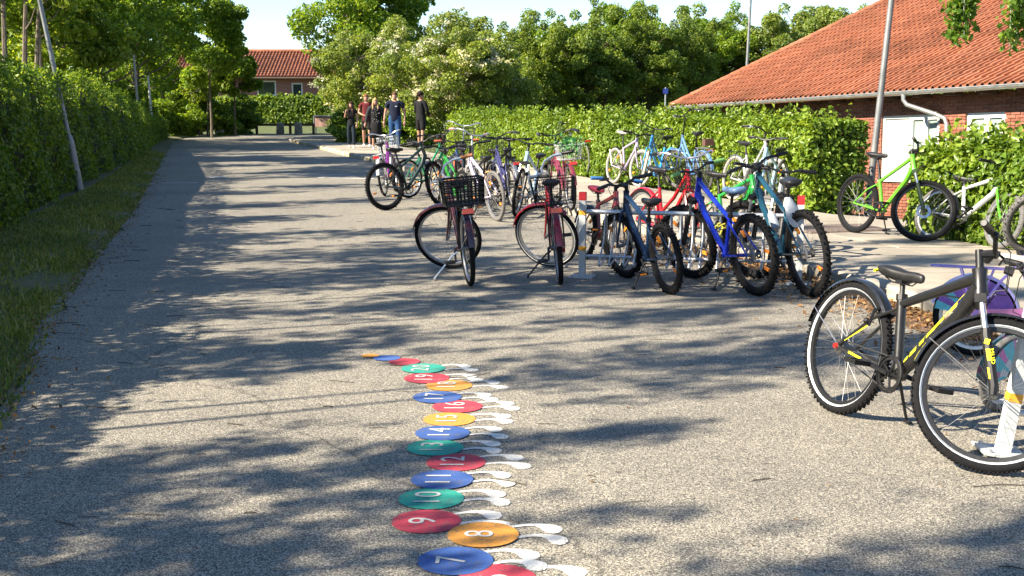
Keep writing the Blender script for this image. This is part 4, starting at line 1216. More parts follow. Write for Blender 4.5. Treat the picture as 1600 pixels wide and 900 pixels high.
def person(label, x, y, h, face, shirt, trousers, shoe, pose, hair, sleeve=.5, legs='long', hairlen=0, cap=None, jacket=None, z0=.1, build=1.0, logo=False, print_=None):
    root = empty('person', (x, y, z0), (0, 0, face), label, 'person', None)
    s = h / 1.78; B = build
    def S(q): return (q[0] * s, q[1] * s, q[2] * s)
    hipL, hipR = (.095 * B, 0, .93), (-.095 * B, 0, .93)
    kL, aL = pose['lk'], pose['la']; kR, aR = pose['rk'], pose['ra']
    eL, wL = pose['le'], pose['lw']; eR, wR = pose['re'], pose['rw']
    shL, shR = (.185 * B, .01, 1.435), (-.185 * B, .01, 1.435)
    V_ = [(0, 0, .97), (0, .0, 1.12), (0, 0, 1.30), (0, .015, 1.45), (0, .0, 1.53), hipL, kL, aL, hipR, kR, aR, shL, eL, wL, shR, eR, wR]
    E_ = [(0, 1), (1, 2), (2, 3), (3, 4), (0, 5), (5, 6), (6, 7), (0, 8), (8, 9), (9, 10), (3, 11), (11, 12), (12, 13), (3, 14), (14, 15), (15, 16)]
    Rr = [(.13 * B, .095 * B), (.115 * B, .085 * B), (.145 * B, .10 * B), (.10, .07), .052, .085 * B, .056, .040, .085 * B, .056, .040, .058 * B, .040, .027, .058 * B, .040, .027]
    sc = lambda rr: [tuple(q * s for q in r) if isinstance(r, tuple) else r * s for r in rr]
    vs, fs = skin_mesh([S(q) for q in V_], E_, sc(Rr))
    m = MB(); m.add(vs, fs)
    # head: rings from chin to crown, face towards -y
    tilt = pose.get('head', 0.0)
    prof = [(1.52, .035, .03, .02), (1.545, .05, .055, -.012), (1.575, .062, .078, -.015), (1.61, .070, .090, -.012), (1.65, .074, .096, -.004), (1.69, .075, .097, .004), (1.73, .068, .088, .008), (1.76, .048, .062, .010), (1.778, .016, .02, .010)]
    rings = []
    for z, rx, ry, oy in prof:
        ring = []
        for j in range(14):
            a = 2 * math.pi * j / 14
            xx, yy = rx * math.cos(a), ry * math.sin(a) + oy
            if abs(a - 1.5 * math.pi) < .1:
                yy -= {1.61: .022, 1.575: .006, 1.65: .006, 1.545: .008}.get(z, 0)
            ca, sa = math.cos(tilt), math.sin(tilt)
            ring.append(S((xx * ca - yy * sa, xx * sa + yy * ca, z)))
        rings.append(ring)
    m.loft(rings)
    def hd(q):
        ca, sa = math.cos(tilt), math.sin(tilt); return S((q[0] * ca - q[1] * sa, q[0] * sa + q[1] * ca, q[2]))
    for sx in (-1, 1): m.sphere(hd((sx * .076, .008, 1.635)), (.010 * s, .018 * s, .03 * s), 6, 5)
    # hands: palm, four fingers of unequal length, thumb
    for (e, w) in ((eL, wL), (eR, wR)):
        d = (Vector(w) - Vector(e)).normalized(); W = Vector(w)
        side = Vector((0, -1, 0)) - d * d.dot(Vector((0, -1, 0))); side = side.normalized() if side.length > .1 else Vector((1, 0, 0))
        inw = d.cross(side).normalized()
        if inw.x * W.x > 0: inw = -inw
        m.tube([S(W), S(W + d * .045), S(W + d * .09)], [.026 * s, .040 * s, .037 * s], 8, flat=.55)
        for k, (o_, ln) in enumerate(((-.030, .062), (-.010, .076), (.010, .072), (.028, .056))):
            b = W + d * .085 - side * o_
            m.tube([S(b), S(b + d * ln * .5 + inw * .006), S(b + d * ln * .9 + inw * .022)], [.0095 * s, .009 * s, .006 * s], 5)
        b = W + d * .03 + side * .03
        m.tube([S(b), S(b + d * .03 + side * .022), S(b + d * .06 + side * .026 + inw * .012)], [.012 * s, .011 * s, .007 * s], 5)
    m.build('body', SKIN, root, angle=180)
    for sx in (-1, 1):
        e = MB(); e.sphere(hd((sx * .028, -.088, 1.655)), .0085 * s, 6, 5); e.build('eye', BLK, root)
    e = MB(); e.box(hd((0, -.098, 1.572)), (.045 * s, .012 * s, .009 * s)); e.build('mouth', paint('lips', (.33, .10, .08), .6), root)
    # shirt
    k = sleeve
    def along_(a, b, f): return tuple(lerp(a[i], b[i], f) for i in range(3))
    def arm_pts(sh, e, w):
        if k <= 1: return [sh, along_(sh, e, k)]
        return [sh, e, along_(e, w, k - 1)]
    vv = [(0, 0, .79), (0, 0, 1.12), (0, 0, 1.30), (0, .015, 1.455)]; ee = [(0, 1), (1, 2), (2, 3)]
    rr = [(.195 * B, .15 * B), (.165 * B, .128 * B), (.172 * B, .125 * B), (.11, .085)]
    for arm in (arm_pts(shL, eL, wL), arm_pts(shR, eR, wR)):
        p0 = 3
        for j, q in enumerate(arm):
            vv.append(q); ee.append((p0, len(vv) - 1)); p0 = len(vv) - 1; rr.append((.074 * B, .062, .046)[j] if len(arm) == 3 else (.074 * B, .062)[j])
    vs, fs = skin_mesh([S(q) for q in vv], ee, sc(rr)); q = MB(); q.add(vs, fs); q.build('shirt', shirt, root, angle=180)
    if logo:
        q = MB(); q.box(S((.06, -.148 * B, 1.34)), (.06 * s, .006, .022 * s)); q.build('chest_print', paint('white_print', (.6, .6, .62), .8), root)
    if print_:
        q = MB()
        for i in range(26):
            q.sphere(S((random.uniform(-.12, .12) * B, -.118 * B - .03 * random.random(), random.uniform(.95, 1.4))), .008 * s, 5, 4)
        q.build('dress_dots', print_, root)['kind'] = 'stuff'
    if jacket:
        vv = [(0, .02, .85), (0, .02, 1.12), (0, .02, 1.32), (0, .025, 1.46)]; ee = [(0, 1), (1, 2), (2, 3)]
        rr = [(.215 * B, .12 * B), (.19 * B, .118 * B), (.195 * B, .12 * B), (.13, .09)]
        for sh, e_, w_ in ((shL, eL, wL), (shR, eR, wR)):
            p0 = 3
            for j, qv in enumerate((sh, e_, along_(e_, w_, .9))):
                vv.append(qv); ee.append((p0, len(vv) - 1)); p0 = len(vv) - 1; rr.append((.085 * B, .066, .052)[j])
        vs, fs = skin_mesh([S(q_) for q_ in vv], ee, sc(rr)); q = MB(); q.add(vs, fs); q.build('jacket', jacket, root, angle=180)
    # trousers, shorts or skirt
    if legs == 'skirt':
        q = MB(); rings = []
        for z, rx, ry in ((.98, .16, .12), (.85, .19, .15), (.62, .20, .16), (.40, .205, .165)):
            rings.append([S((math.cos(a) * rx * B * (1 + .05 * math.sin(6 * a)), math.sin(a) * ry * B * (1 + .05 * math.cos(5 * a)), z)) for a in [2 * math.pi * j / 20 for j in range(20)]])
        q.loft(rings[::-1]); q.build('skirt', trousers, root, angle=180)
    else:
        f = {'long': 1.0, 'shorts': .12}[legs]
        vv = [(0, 0, 1.18), (0, 0, .93)]; ee = [(0, 1)]; rr = [(.158 * B, .118 * B), (.155 * B, .12 * B)]
        for hp, kk, aa in ((hipL, kL, aL), (hipR, kR, aR)):
            p0 = 1
            for j, qv in enumerate((along_(hp, kk, .12), kk if legs == 'long' else along_(hp, kk, .92)) + ((along_(kk, aa, .97),) if legs == 'long' else ())):
                vv.append(qv); ee.append((p0, len(vv) - 1)); p0 = len(vv) - 1; rr.append((.105 * B, .082 if legs == 'long' else .098, .066)[j])
        vs, fs = skin_mesh([S(q_) for q_ in vv], ee, sc(rr)); q = MB(); q.add(vs, fs); q.build('trousers' if legs == 'long' else 'shorts', trousers, root, angle=180)
    for aa, kk in ((aL, kL), (aR, kR)):
        q = MB(); rings = []
        for yy, w, zt in ((.08, .03, .06), (.04, .04, .10), (-.04, .042, .085), (-.12, .045, .055), (-.18, .03, .035)):
            rings.append([S((aa[0] + math.cos(a) * w, aa[1] + yy, aa[2] - .09 + max(0.0, zt / 2 + math.sin(a) * zt / 2))) for a in [2 * math.pi * j / 10 for j in range(10)]])
        q.loft(rings); q.build('shoe', shoe, root, angle=60)
    # hair / cap
    q = MB(); rings = []
    lowz = 1.63 if hairlen == 0 else 1.60
    for i, (z, f) in enumerate(((lowz, 1.14), (1.66, 1.2), (1.70, 1.22), (1.74, 1.26), (1.775, 1.35), (1.805, .9))):
        zz = min(z, 1.777); rx = np.interp(zz, [p_[0] for p_ in prof], [p_[1] for p_ in prof]); ry = np.interp(zz, [p_[0] for p_ in prof], [p_[2] for p_ in prof])
        ring = []
        for j in range(14):
            a = 2 * math.pi * j / 14; fr = max(0, -math.sin(a))
            ring.append(hd((rx * f * math.cos(a), ry * f * math.sin(a) + .014 + (.05 * fr if i < 2 and cap is None else 0), z + (.045 * fr if i < 2 else 0))))
        rings.append(ring)
    q.loft(rings)
    if hairlen:
        rings = []
        for z, rx, ry, oy in ((1.70, .078, .07, .04), (1.55, .09, .06, .05), (1.42, .10, .05, .07), (1.42 - hairlen, .085, .035, .09)):
            rings.append([hd((rx * math.cos(a), ry * math.sin(a) + oy, z)) for a in [2 * math.pi * j / 12 for j in range(12)]])
        q.loft(rings)
        for sx in (-1, 1):
            q.tube([hd((sx * .07, -.02, 1.70)), hd((sx * .085, -.045, 1.58)), hd((sx * .09, -.075, 1.42)), hd((sx * .085, -.085, 1.42 - hairlen))], [.03 * s, .034 * s, .035 * s, .015 * s], 8)
    q.build('hair', hair, root, angle=180)
    if cap:
        q = MB(); rings = []
        for z, f in ((1.70, 1.13), (1.75, 1.15), (1.79, .9), (1.805, .3)):
            zz = min(z, 1.776); rx = np.interp(zz, [p_[0] for p_ in prof], [p_[1] for p_ in prof]); ry = np.interp(zz, [p_[0] for p_ in prof], [p_[2] for p_ in prof])
            rx = max(rx, .05); ry = max(ry, .06)
            rings.append([hd((rx * f * math.cos(2 * math.pi * j / 14) * 1.04, ry * f * math.sin(2 * math.pi * j / 14) * 1.04 + .008, z)) for j in range(14)])
        q.loft(rings); q.loft([[hd((a, -.08, 1.705)) for a in (-.07, 0, .07)] , [hd((-.05, -.17, 1.692)), hd((0, -.185, 1.698)), hd((.05, -.17, 1.692))]], cap=False)
        q.build('cap', cap, root, angle=60)
    return root

walkA = dict(lk=(.10, -.07, .50), la=(.10, -.10, .09), rk=(-.10, .02, .50), ra=(-.10, .12, .10), le=(.27, .02, 1.14), lw=(.29, -.06, .88), re=(-.27, .04, 1.14), rw=(-.30, -.02, .88))
BLACKC = cloth('black_cloth', (.012, .012, .014)); NAVYC = cloth('navy_cloth', (.010, .014, .032)); REDC = cloth('dark_red_cloth', (.12, .018, .022)); JEAN = cloth('blue_denim', (.022, .065, .17)); DJEAN = cloth('dark_denim', (.012, .02, .03))
GREYJ = cloth('dark_grey_jacket', (.03, .03, .034)); WSHOE = paint('white_shoe', (.62, .6, .58), .7); DSHOE = paint('dark_shoe', (.03, .03, .03), .7)
HDARK = cloth('dark_hair', (.018, .010, .008)); HRED = cloth('reddish_hair', (.16, .06, .022)); HBLOND = cloth('blond_hair', (.42, .27, .12)); HBRN = cloth('brown_hair', (.10, .05, .025))
person('girl with long dark hair in black top, dark trousers and white shoes', -5.36, 40.9, 1.53, .05, BLACKC, DJEAN, WSHOE, dict(walkA, le=(.25, .02, 1.15), lw=(.22, -.05, .90), re=(-.24, -.06, 1.16), rw=(-.19, -.20, 1.36)), HDARK, .45, 'long', .26, build=.86)
person('person in dark red t-shirt and black shorts with reddish hair', -4.98, 42.0, 1.78, .1, REDC, BLACKC, WSHOE, dict(walkA, le=(.26, -.04, 1.15), lw=(.06, -.24, 1.08), re=(-.26, -.02, 1.15), rw=(-.10, -.25, 1.07)), HRED, .6, 'shorts', .0, build=.95)
person('woman with fair hair in dark jacket and white dotted black dress', -4.40, 39.6, 1.64, .12, BLACKC, BLACKC, WSHOE, dict(walkA, lk=(.10, .04, .50), la=(.10, .12, .11), rk=(-.09, -.10, .50), ra=(-.09, -.12, .09), re=(-.30, -.02, 1.14), rw=(-.36, -.10, .90)), HBLOND, .5, 'skirt', .08, jacket=GREYJ, build=1.12, print_=paint('white_dots', (.55, .55, .55), .8))
person('tall man in navy t-shirt with small chest print and blue jeans', -3.72, 39.0, 1.83, -.02, NAVYC, JEAN, WSHOE, dict(walkA, le=(.30, .02, 1.14), lw=(.30, -.04, .88), re=(-.30, .02, 1.14), rw=(-.33, -.05, .89)), HBRN, .6, 'long', build=1.18, logo=True)
person('person in black cap, long sleeved black top and black shorts seen from behind', -3.02, 40.6, 1.86, 2.5, BLACKC, BLACKC, WSHOE, dict(walkA, lk=(.13, -.06, .50), la=(.16, -.10, .09), rk=(-.12, .04, .50), ra=(-.14, .12, .10), head=-.5, le=(.25, -.06, 1.15), lw=(.20, -.22, 1.0), re=(-.25, -.04, 1.15), rw=(-.2, -.2, 1.02)), HDARK, 1.9, 'shorts', cap=GREYJ)

# ------------------------------------------------------------------ bicycles
def col(name, c, rough=.25, coat=.6, metal=0.0):
    return paint(name, c, rough, metal, coat, var=.06, scale=25)

def bike(label, rear, front, col_, typ='mtb', R=.34, wb=None, tw=.05, steer=0.0, lean=5.0, z0=0.0, tyre=RUB, rim=RIMS, spokes=24, knobs=False, stripe=None,
         fend=None, fork=None, bar='flat', barw=.31, barrise=.03, grip=BLK, barmat=BLK, saddle=LEATH, seat=None, stem=.0, basket=None, rearbox=None, rack_=False, light=False, orange=True,
         kick=True, chaincase=None, hs=None, seatz=None, front_light=False, detail=1, stand_mat=BLK, flip=0.0, group='parked bicycles', post=BLK, bottle=None, susp=False, cables=True, headup=0.0, disc=False, pedal=0.6, tr=None, sang=73, cd=0.0, fine=False):
    a = Vector((rear[0], rear[1], 0)); b = Vector((front[0], front[1], 0)); u = (b - a)
    L0 = u.length; wb = wb or (L0 if L0 > .8 else 1.02)
    mid = (a + b) / 2; ang = math.atan2(u.y, u.x); u.normalize()
    org = mid - u * wb / 2
    root = empty('bicycle', (org.x, org.y, z0), (R_(-lean), 0, ang), label, 'bicycle', group)
    k = wb / 1.05
    n8 = 10 if detail > 1 else 8
    hub = Vector((wb, 0, R)); ha = R_(70); ax = Vector((-math.cos(ha), 0, math.sin(ha)))
    base = Vector((wb - .045, 0, R))
    crown_d = R + .05 + (.03 if susp else 0) + cd
    HBt = base + ax * (crown_d + .04); HT = HBt + ax * ((.13 if typ == 'mtb' else .19) + headup)
    BB = Vector((.43 * k, 0, R - .055 if R > .3 else R - .02))
    st_dir = Vector((-math.cos(R_(sang)), 0, math.sin(R_(sang))))
    ST = BB + st_dir * ((seat or (.36 if typ == 'mtb' else .44)))
    SZ = seatz or (.92 if typ == 'city' else .86)
    SC = BB + st_dir * ((SZ - BB.z - .06) / st_dir.z)
    rot = Matrix.Rotation(R_(steer), 3, ax)
    def T(q): q = Vector(q); return base + rot @ (q - base)
    def bb(T_=None): return MB(T_)
    # frame
    m = bb(); tr = tr or (.021 if typ == 'mtb' else .019)
    if typ == 'mtb':
        m.tube([HT - ax * .03, lerp(HT - ax * .03, ST, .5) + Vector((0, 0, -.012)), ST - st_dir * .02], [tr * 1.12, tr, tr * .9], n8)
        m.tube([HBt + ax * .03, lerp(HBt, BB, .25) + Vector((.015, 0, .0)), BB], [tr * 1.55, tr * 1.4, tr * 1.2], n8)
    elif typ == 'city':
        q1 = lerp(HBt, BB, .45) + Vector((-.02, 0, -.045))
        m.tube([HBt + ax * .03, q1, BB + Vector((.01, 0, 0))], tr * 1.15, n8)
        t1 = HT - ax * .04; e1 = BB + st_dir * .17
        m.tube([t1, lerp(t1, e1, .45) + Vector((-.015, 0, -.065)), e1], tr, n8)
    else:       # straight low double tube
        m.tube([HBt + ax * .03, BB], tr * 1.25, n8); m.tube([HT - ax * .04, BB + st_dir * .24], tr, n8)
    m.tube([BB, ST + st_dir * .015], tr, n8)
    m.tube([HBt - ax * .01, HBt + ax * .02, HT - ax * .02, HT + ax * .005], [tr * 1.45, tr * 1.3, tr * 1.3, tr * 1.45], n8)
    for s in (-1, 1):
        m.tube([BB + Vector((-.03, s * .03, 0)), Vector((.12, s * .05, lerp(R, BB.z, .3))), Vector((0, s * .062, R))], [.011, .011, .009], 7)
        m.tube([ST + Vector((.0, s * .016, -.045)), Vector((lerp(ST.x, 0, .4), s * .045, lerp(ST.z, R, .4))), Vector((0, s * .062, R))], [.009, .009, .008], 7)
    m.tube([BB + Vector((0, -.04, 0)), BB + Vector((0, .04, 0))], .025, 10)
    frame = m.build('frame', col_, root)
    # fork
    m = bb(T); fm = fork or col_
    cr = base + ax * crown_d
    if susp:
        m.box(cr - ax * .0, (.05, .15, .04), Matrix.Rotation(-math.pi / 2 + ha, 3, 'Y'))
        for s in (-1, 1):
            m.tube([base + ax * (crown_d - .13) + Vector((0.02, s * .058, 0)), base + ax * (crown_d - .16) + Vector((.02, s * .058, 0)), hub + ax * .03 + Vector((0.0, s * .058, 0)), hub + Vector((0, s * .058, -.015))], [.021, .023, .022, .017], 9)
        st_ = []
        for s in (-1, 1):
            m2 = bb(T); st_.append(m2); m2.tube([cr + Vector((.005, s * .058, 0)), base + ax * (crown_d - .15) + Vector((.018, s * .058, 0))], .0145, 9)
    else:
        for s in (-1, 1):
            m.tube([cr + ax * .015 + Vector((0, s * .012, 0)), cr + Vector((0, s * (tw / 2 + .025), -.01)), lerp(cr, hub, .55) + Vector((-.01, s * (tw / 2 + .028), 0)), hub + Vector((0, s * (tw / 2 + .025), 0))], [.015, .014, .012, .008], 7)
    m.tube([cr, HBt], tr * 1.1, 8)
    fk = m.build('fork', fm, root)
    if susp:
        for m2 in st_: m2.build('stanchion', SIL, fk)
    # wheels
    for nm, c, TT in (('rear_wheel', Vector((0, 0, R)), None), ('front_wheel', hub, T)):
        m = bb(TT); r0, r1 = .022, R - tw - .012
        for i in range(spokes):
            ai = 2 * math.pi * i / spokes; s = 1 if i % 2 else -1; off = (.5 if (i // 2) % 2 else -.5)
            p0 = c + Vector((math.cos(ai + off) * r0, s * .028, math.sin(ai + off) * r0)); p1 = c + Vector((math.cos(ai) * r1, 0, math.sin(ai) * r1))
            m.tube([p0, p1],   .0009 if detail > 1 else .0011, 3, cap=False)
        m.tube([c + Vector((0, -.06, 0)), c + Vector((0, -.03, 0)), c + Vector((0, .03, 0)), c + Vector((0, .06, 0))], [.008, .018, .018, .008], 8)
        if orange and detail >= 1:
            pass
        w = m.build(nm, SPK, root)
        if disc:
            m = bb(TT); m.ring(c, [(.045, .035), (.075, .035), (.075, .037), (.045, .037), (.045, .035)], 28); m.build('brake_disc', SIL, w, angle=30)
        m = bb(TT); nseg = 52 if detail > 1 else 36
        ro = R - tw * .5; h = tw * .5
        pr = [(ro + math.cos(t_) * h, math.sin(t_) * h) for t_ in [2 * math.pi * j / 10 for j in range(11)]]
        m.ring(c, pr, nseg)
        if knobs:
            nk = 120 if detail > 1 else 52; kz = .55 if detail > 1 else 1.0
            for i in range(nk):
                ai = 2 * math.pi * i / nk
                for lat, rr_ in (((-.38, .90), (.38, .90), (0, .985)) if i % 2 else ((-.2, .96), (.2, .96))):
                    q = c + Vector((math.cos(ai) * (ro + h * rr_), lat * tw, math.sin(ai) * (ro + h * rr_)))
                    m.box(q, (.010 * kz, tw * .2, .016 * kz), Matrix.Rotation(-ai, 3, 'Y'))
        m.build('tyre', tyre, w, angle=50)
        m = bb(TT); rr_ = R - tw + .004
        m.ring(c, [(rr_, -.013), (rr_, .013), (rr_ - .018, .011), (rr_ - .022, 0), (rr_ - .018, -.011), (rr_, -.013)], nseg)
        m.build('rim', rim, w, angle=30)
        if stripe:
            for s in (-1, 1):
                m = bb(TT); o_ = h * .97
                for (d0, d1) in stripe:
                    m.ring(c, [(ro + d0 * h, s * (h * math.sqrt(max(0, 1 - d0 * d0)) + .0012)), (ro + d1 * h, s * (h * math.sqrt(max(0, 1 - d1 * d1)) + .0012))][::s], nseg)
                m.build('reflective_stripe', STRIPE, w)
        if orange:
            for ai in (.9, 3.6):
                m = bb(TT); q = c + Vector((math.cos(ai) * R * .62, 0, math.sin(ai) * R * .62)); m.box(q, (.07, .018, .026), Matrix.Rotation(-ai + .2, 3, 'Y'), .8)
                m.build('spoke_reflector', ORR, w)
    # fenders
    if fend:
        fmats, (ra0, ra1), (fa0, fa1) = fend
        for nm, c, TT, a0, a1 in (('rear_fender', Vector((0, 0, R)), None, ra0, ra1), ('front_fender', hub, T, fa0, fa1)):
            if a0 is None: continue
            m = bb(TT); wv = tw * .5 + .010; Rf = R + .018
            m.ring(c, [(Rf - .016, -wv), (Rf - .003, -wv * .75), (Rf + .003, 0), (Rf - .003, wv * .75), (Rf - .016, wv), (Rf - .004, wv * .7), (Rf, 0), (Rf - .004, -wv * .7), (Rf - .016, -wv)], 22, R_(a0), R_(a1))
            f = m.build(nm, fmats, root)
            m = bb(TT)
            for s in (-1, 1):
                aa = R_(a1 - 16) if nm == 'rear_fender' else R_(a1 - 20)
                m.tube([c + Vector((0, s * .055, 0)), c + Vector((math.cos(aa) * Rf, s * wv, math.sin(aa) * Rf))], .0025, 4)
            m.build('fender_stay', SIL, f)
    # stem + handlebar
    stt = HT + ax * (.03 + stem); 
    m = bb(T)
    if bar == 'city':
        cl = stt + ax * .10 + Vector((.045, 0, 0)); m.tube([HT, stt + ax * .09, cl], [.0135, .0125, .014], 8)
        path = [(0, 0), (.055, .10), (.045, .19), (-.03, .255), (-.13, .285), (-.22, .30)]
        zz = [0, .012, .05, .065, .055, .045]
    else:
        cl = stt + ax * .02 + Vector((.065, 0, 0.02)); m.tube([HT, stt + ax * .035], .018, 10); m.tube([stt + ax * .015, cl], [.018, .019], 8)
        path = [(0, 0), (0, .06), (-.01, .14), (-.03, barw * .62), (-.055, barw)]
        zz = [0, 0, barrise, barrise, barrise * .9]
    m.build('stem', BLK if bar != 'city' else barmat, root)
    m = bb(T)
    left = [cl + Vector((p_[0], p_[1], z_)) for p_, z_ in zip(path, zz)]; rightp = [Vector((q.x, -q.y, q.z)) for q in left]
    m.tube(rightp[::-1] + left[1:], .0115, 8)
    hb = m.build('handlebar', barmat, root)
    for side in (left, rightp):
        m = bb(T); e = side[-1]; d = (side[-1] - side[-2]).normalized()
        m.tube([e - d * .115, e - d * .11, e + d * .002, e + d * .006], [.014, .0175, .0175, .014], 9); m.build('grip', grip, hb)
        if detail:
            m = bb(T); q = e - d * .15; f_ = Vector((.05, 0, -.012))
            m.box(q + Vector((.012, 0, 0)), (.03, .03, .022)); m.tube([q + Vector((.02, 0, 0)), q + f_, q + f_ + d * .09 + Vector((.0, 0, -.01))], .006, 5); m.build('brake_lever', BLK if bar != 'city' else SIL, hb)
    if cables and detail:
        m = bb(T)
        for s, q in ((1, left), (-1, rightp)):
            p0 = q[-1] - (q[-1] - q[-2]).normalized() * .17; 
            m.tube([p0, p0 + Vector((.09, -s * .02, -.05)), cl + Vector((.10, s * .05, -.16)), HBt + Vector((.06, s * .03, .02)), cr + Vector((.02, s * .03, -.02))], .0028, 5)
        m.build('brake_cable', BLK, hb)
    if front_light:
        m = bb(T); q = cl + Vector((.06, .0, -.06)); m.tube([q, q + Vector((.04, 0, 0))], [.018, .024], 8); m.build('front_lamp', BLK, hb)
    # seat post, saddle
    m = bb(); m.tube([ST, SC], .0135, 9); m.tube([ST - st_dir * .0, ST + st_dir * .03], tr * 1.15, 9); m.build('seat_post', post, root)
    m = bb(); rings = []
    W = .085 if typ == 'city' else .072; c0 = SC + Vector((0, 0, .035))
    for xx, w, zt, th in ((-.145, W * .6, .004, .022), (-.13, W * .92, .012, .042), (-.085, W, .012, .050), (-.03, W * .72, .004, .046), (.03, W * .42, .0, .042), (.09, W * .28, .002, .034), (.135, W * .2, -.002, .028), (.15, W * .10, -.008, .016)):
        rg = []
        for j in range(12):
            t_ = 2 * math.pi * j / 12; ca, sa = math.cos(t_), math.sin(t_)
            rg.append(c0 + Vector((xx, ca * w, zt + (sa * .018 if sa > 0 else sa * th))))
        rings.append(rg)
    m.loft(rings); sd = m.build('saddle', saddle if not isinstance(saddle, tuple) else saddle[0], root, angle=70)
    m = bb()
    for s in (-1, 1): m.tube([c0 + Vector((-.10, s * .03, -.03)), c0 + Vector((-.05, s * .022, -.05)), c0 + Vector((.05, s * .02, -.05)), c0 + Vector((.11, s * .006, -.02))], .0035, 5)
    m.box(SC + Vector((0, 0, -.002)), (.05, .05, .03)); m.build('saddle_rail', BLK, sd)
    # drive train (right side = -y)
    m = bb(); y = -.045
    m.ring(BB + Vector((0, 0, 0)), [(.07, y), (.084, y - .002), (.084, y - .005), (.07, y - .007), (.07, y)], 30)
    for i in range(5):
        t_ = 2 * math.pi * i / 5; m.tube([BB + Vector((0, y - .003, 0)), BB + Vector((math.cos(t_) * .075, y - .003, math.sin(t_) * .075))], .006, 5)
    pa = pedal
    peds = []
    for s, aa in ((-1, pa), (1, pa + math.pi)):
        e = BB + Vector((math.cos(aa) * .165, s * .072, math.sin(aa) * .165)); m.tube([BB + Vector((0, s * .058, 0)), e], [.013, .010], 6); peds.append((s, e))
    m.tube([BB + Vector((0, -.062, 0)), BB + Vector((0, .062, 0))], .012, 8)
    ck = m.build('crankset', BLK if col_ is not None else SIL, root)
    for s, e in peds:
        m = bb(); q = e + Vector((0, s * .055, 0))
        for dx in (-.04, .04): m.box(q + Vector((dx, 0, 0)), (.012, .09, .024))
        for dy in (-.04, .04): m.box(q + Vector((0, dy, 0)), (.068, .01, .022))
        m.box(q, (.02, .07, .016)); m.tube([e, q + Vector((0, s * .04, 0))], .006, 5); p_ = m.build('pedal', BLK, ck, smooth=False)
        if orange:
            for dx in (-.047, .047):
                m = bb(); m.box(q + Vector((dx, 0, 0)), (.004, .055, .012)); m.build('pedal_reflector', ORR, ck, smooth=False)
    m = bb(); y = -.048
    for (z1, z2) in ((.082, .036), (-.082, -.036)): m.tube([BB + Vector((0, y, z1)), Vector((0, y, R + z2))], .0042, 4)
    m.ring(Vector((0, 0, R)), [(.022, y), (.040, y), (.040, y - .004), (.022, y - .004), (.022, y)], 20)
    m.build('chain', paint('oily_chain', (.10, .095, .09), .4, .7), root)
    if chaincase:
        m = bb(); pts_ = []
        for t_ in np.linspace(-math.pi / 2, math.pi / 2, 9): pts_.append((BB.x + .02 + math.cos(t_) * .10, BB.z + math.sin(t_) * .10))
        for t_ in np.linspace(math.pi / 2, 1.5 * math.pi, 7): pts_.append((math.cos(t_) * .05, R + math.sin(t_) * .05))
        m.loft([[(x_, -.066, z_) for x_, z_ in pts_], [(x_, -.040, z_) for x_, z_ in pts_]]); m.build('chain_case', chaincase, root, angle=50)
    if kick:
        m = bb(); s0 = BB + Vector((-.06, .04, -.02)) if typ != 'rearstand' else Vector((.03, .06, R)); zf = .0
        tl = math.tan(R_(lean)); fy = .20; fy = .27 if typ == 'city' else fy; e = Vector((BB.x - (.05 if typ == 'city' else .11), fy, .022 + fy * 0 + (fy) * math.sin(R_(lean)) * 1.0))
        m.tube([s0, lerp(s0, e, .12) + Vector((0, .02, 0)), e], [.010, .0085, .0075], 7); m.box(e + Vector((.01, .0, -.006)), (.05, .022, .012)); m.build('kickstand', stand_mat, root)
    if rack_ or rearbox:
        m = bb(); zr = 2 * R + .055; 
        for s in (-1, 1):
            m.tube([(.20, s * .055, zr), (-.26, s * .06, zr), (-.28, s * .03, zr)], .006, 6); m.tube([(0, s * .068, R), (-.10, s * .062, zr)], .005, 6); m.tube([(0, s * .068, R), (.10, s * .06, zr)], .005, 6)
        for xx in (-.2, -.08, .06, .19): m.tube([(xx, -.055, zr), (xx, .055, zr)], .0045, 5)
        m.tube([(.20, 0, zr), (ST.x + .02, 0, ST.z - .03)], .006, 6)
        m.build('luggage_rack', rack_ if rack_ and rack_ is not True else BLK, root)
    def cage(nm, c, lx, ly, hz, mt, style, T_=None, tp=1.0, par=None):
        m = bb(T_)
        if style == 'crate':
            nb = 6; t = .007
            for i in range(nb):
                z = -hz / 2 + hz * i / (nb - 1); f = lerp(.92, 1.0, i / (nb - 1)); th = .012 if i in (0, nb - 1) else t
                for s in (-1, 1):
                    m.box(c + Vector((s * lx / 2 * f, 0, z)), (th, ly * f, th * 1.6)); m.box(c + Vector((0, s * ly / 2 * f, z)), (lx * f, th, th * 1.6))
            for (L_, ax_) in ((lx, 0), (ly, 1)):
                nn = max(4, int(L_ / .032))
                for i in range(nn + 1):
                    o_ = -L_ / 2 + L_ * i / nn
                    for s in (-1, 1):
                        p0 = Vector((o_ * .92, s * ly / 2 * .92, -hz / 2)) if ax_ == 0 else Vector((s * lx / 2 * .92, o_ * .92, -hz / 2))
                        p1 = Vector((o_, s * ly / 2, hz / 2)) if ax_ == 0 else Vector((s * lx / 2, o_, hz / 2))
                        m.tube([c + p0, c + p1], .0052, 4)
            for i in range(8):
                m.box(c + Vector((-lx / 2 * .9 + lx * .9 * i / 7, 0, -hz / 2)), (.014, ly * .9, .006))
            m.box(c + Vector((0, 0, -hz / 2 - .001)), (lx * .55, ly * .55, .005))
        else:
            nb = 5
            for i in range(nb):
                z = -hz / 2 + hz * i / (nb - 1); f = lerp(tp, 1.0, i / (nb - 1)); r_ = .0045 if i in (0, nb - 1) else .0022
                X, Y = lx / 2 * f, ly / 2 * f
                m.tube([c + Vector(q) for q in ((X, -Y, z), (X, Y, z), (-X, Y, z), (-X, -Y, z), (X, -Y, z))], r_, 5)
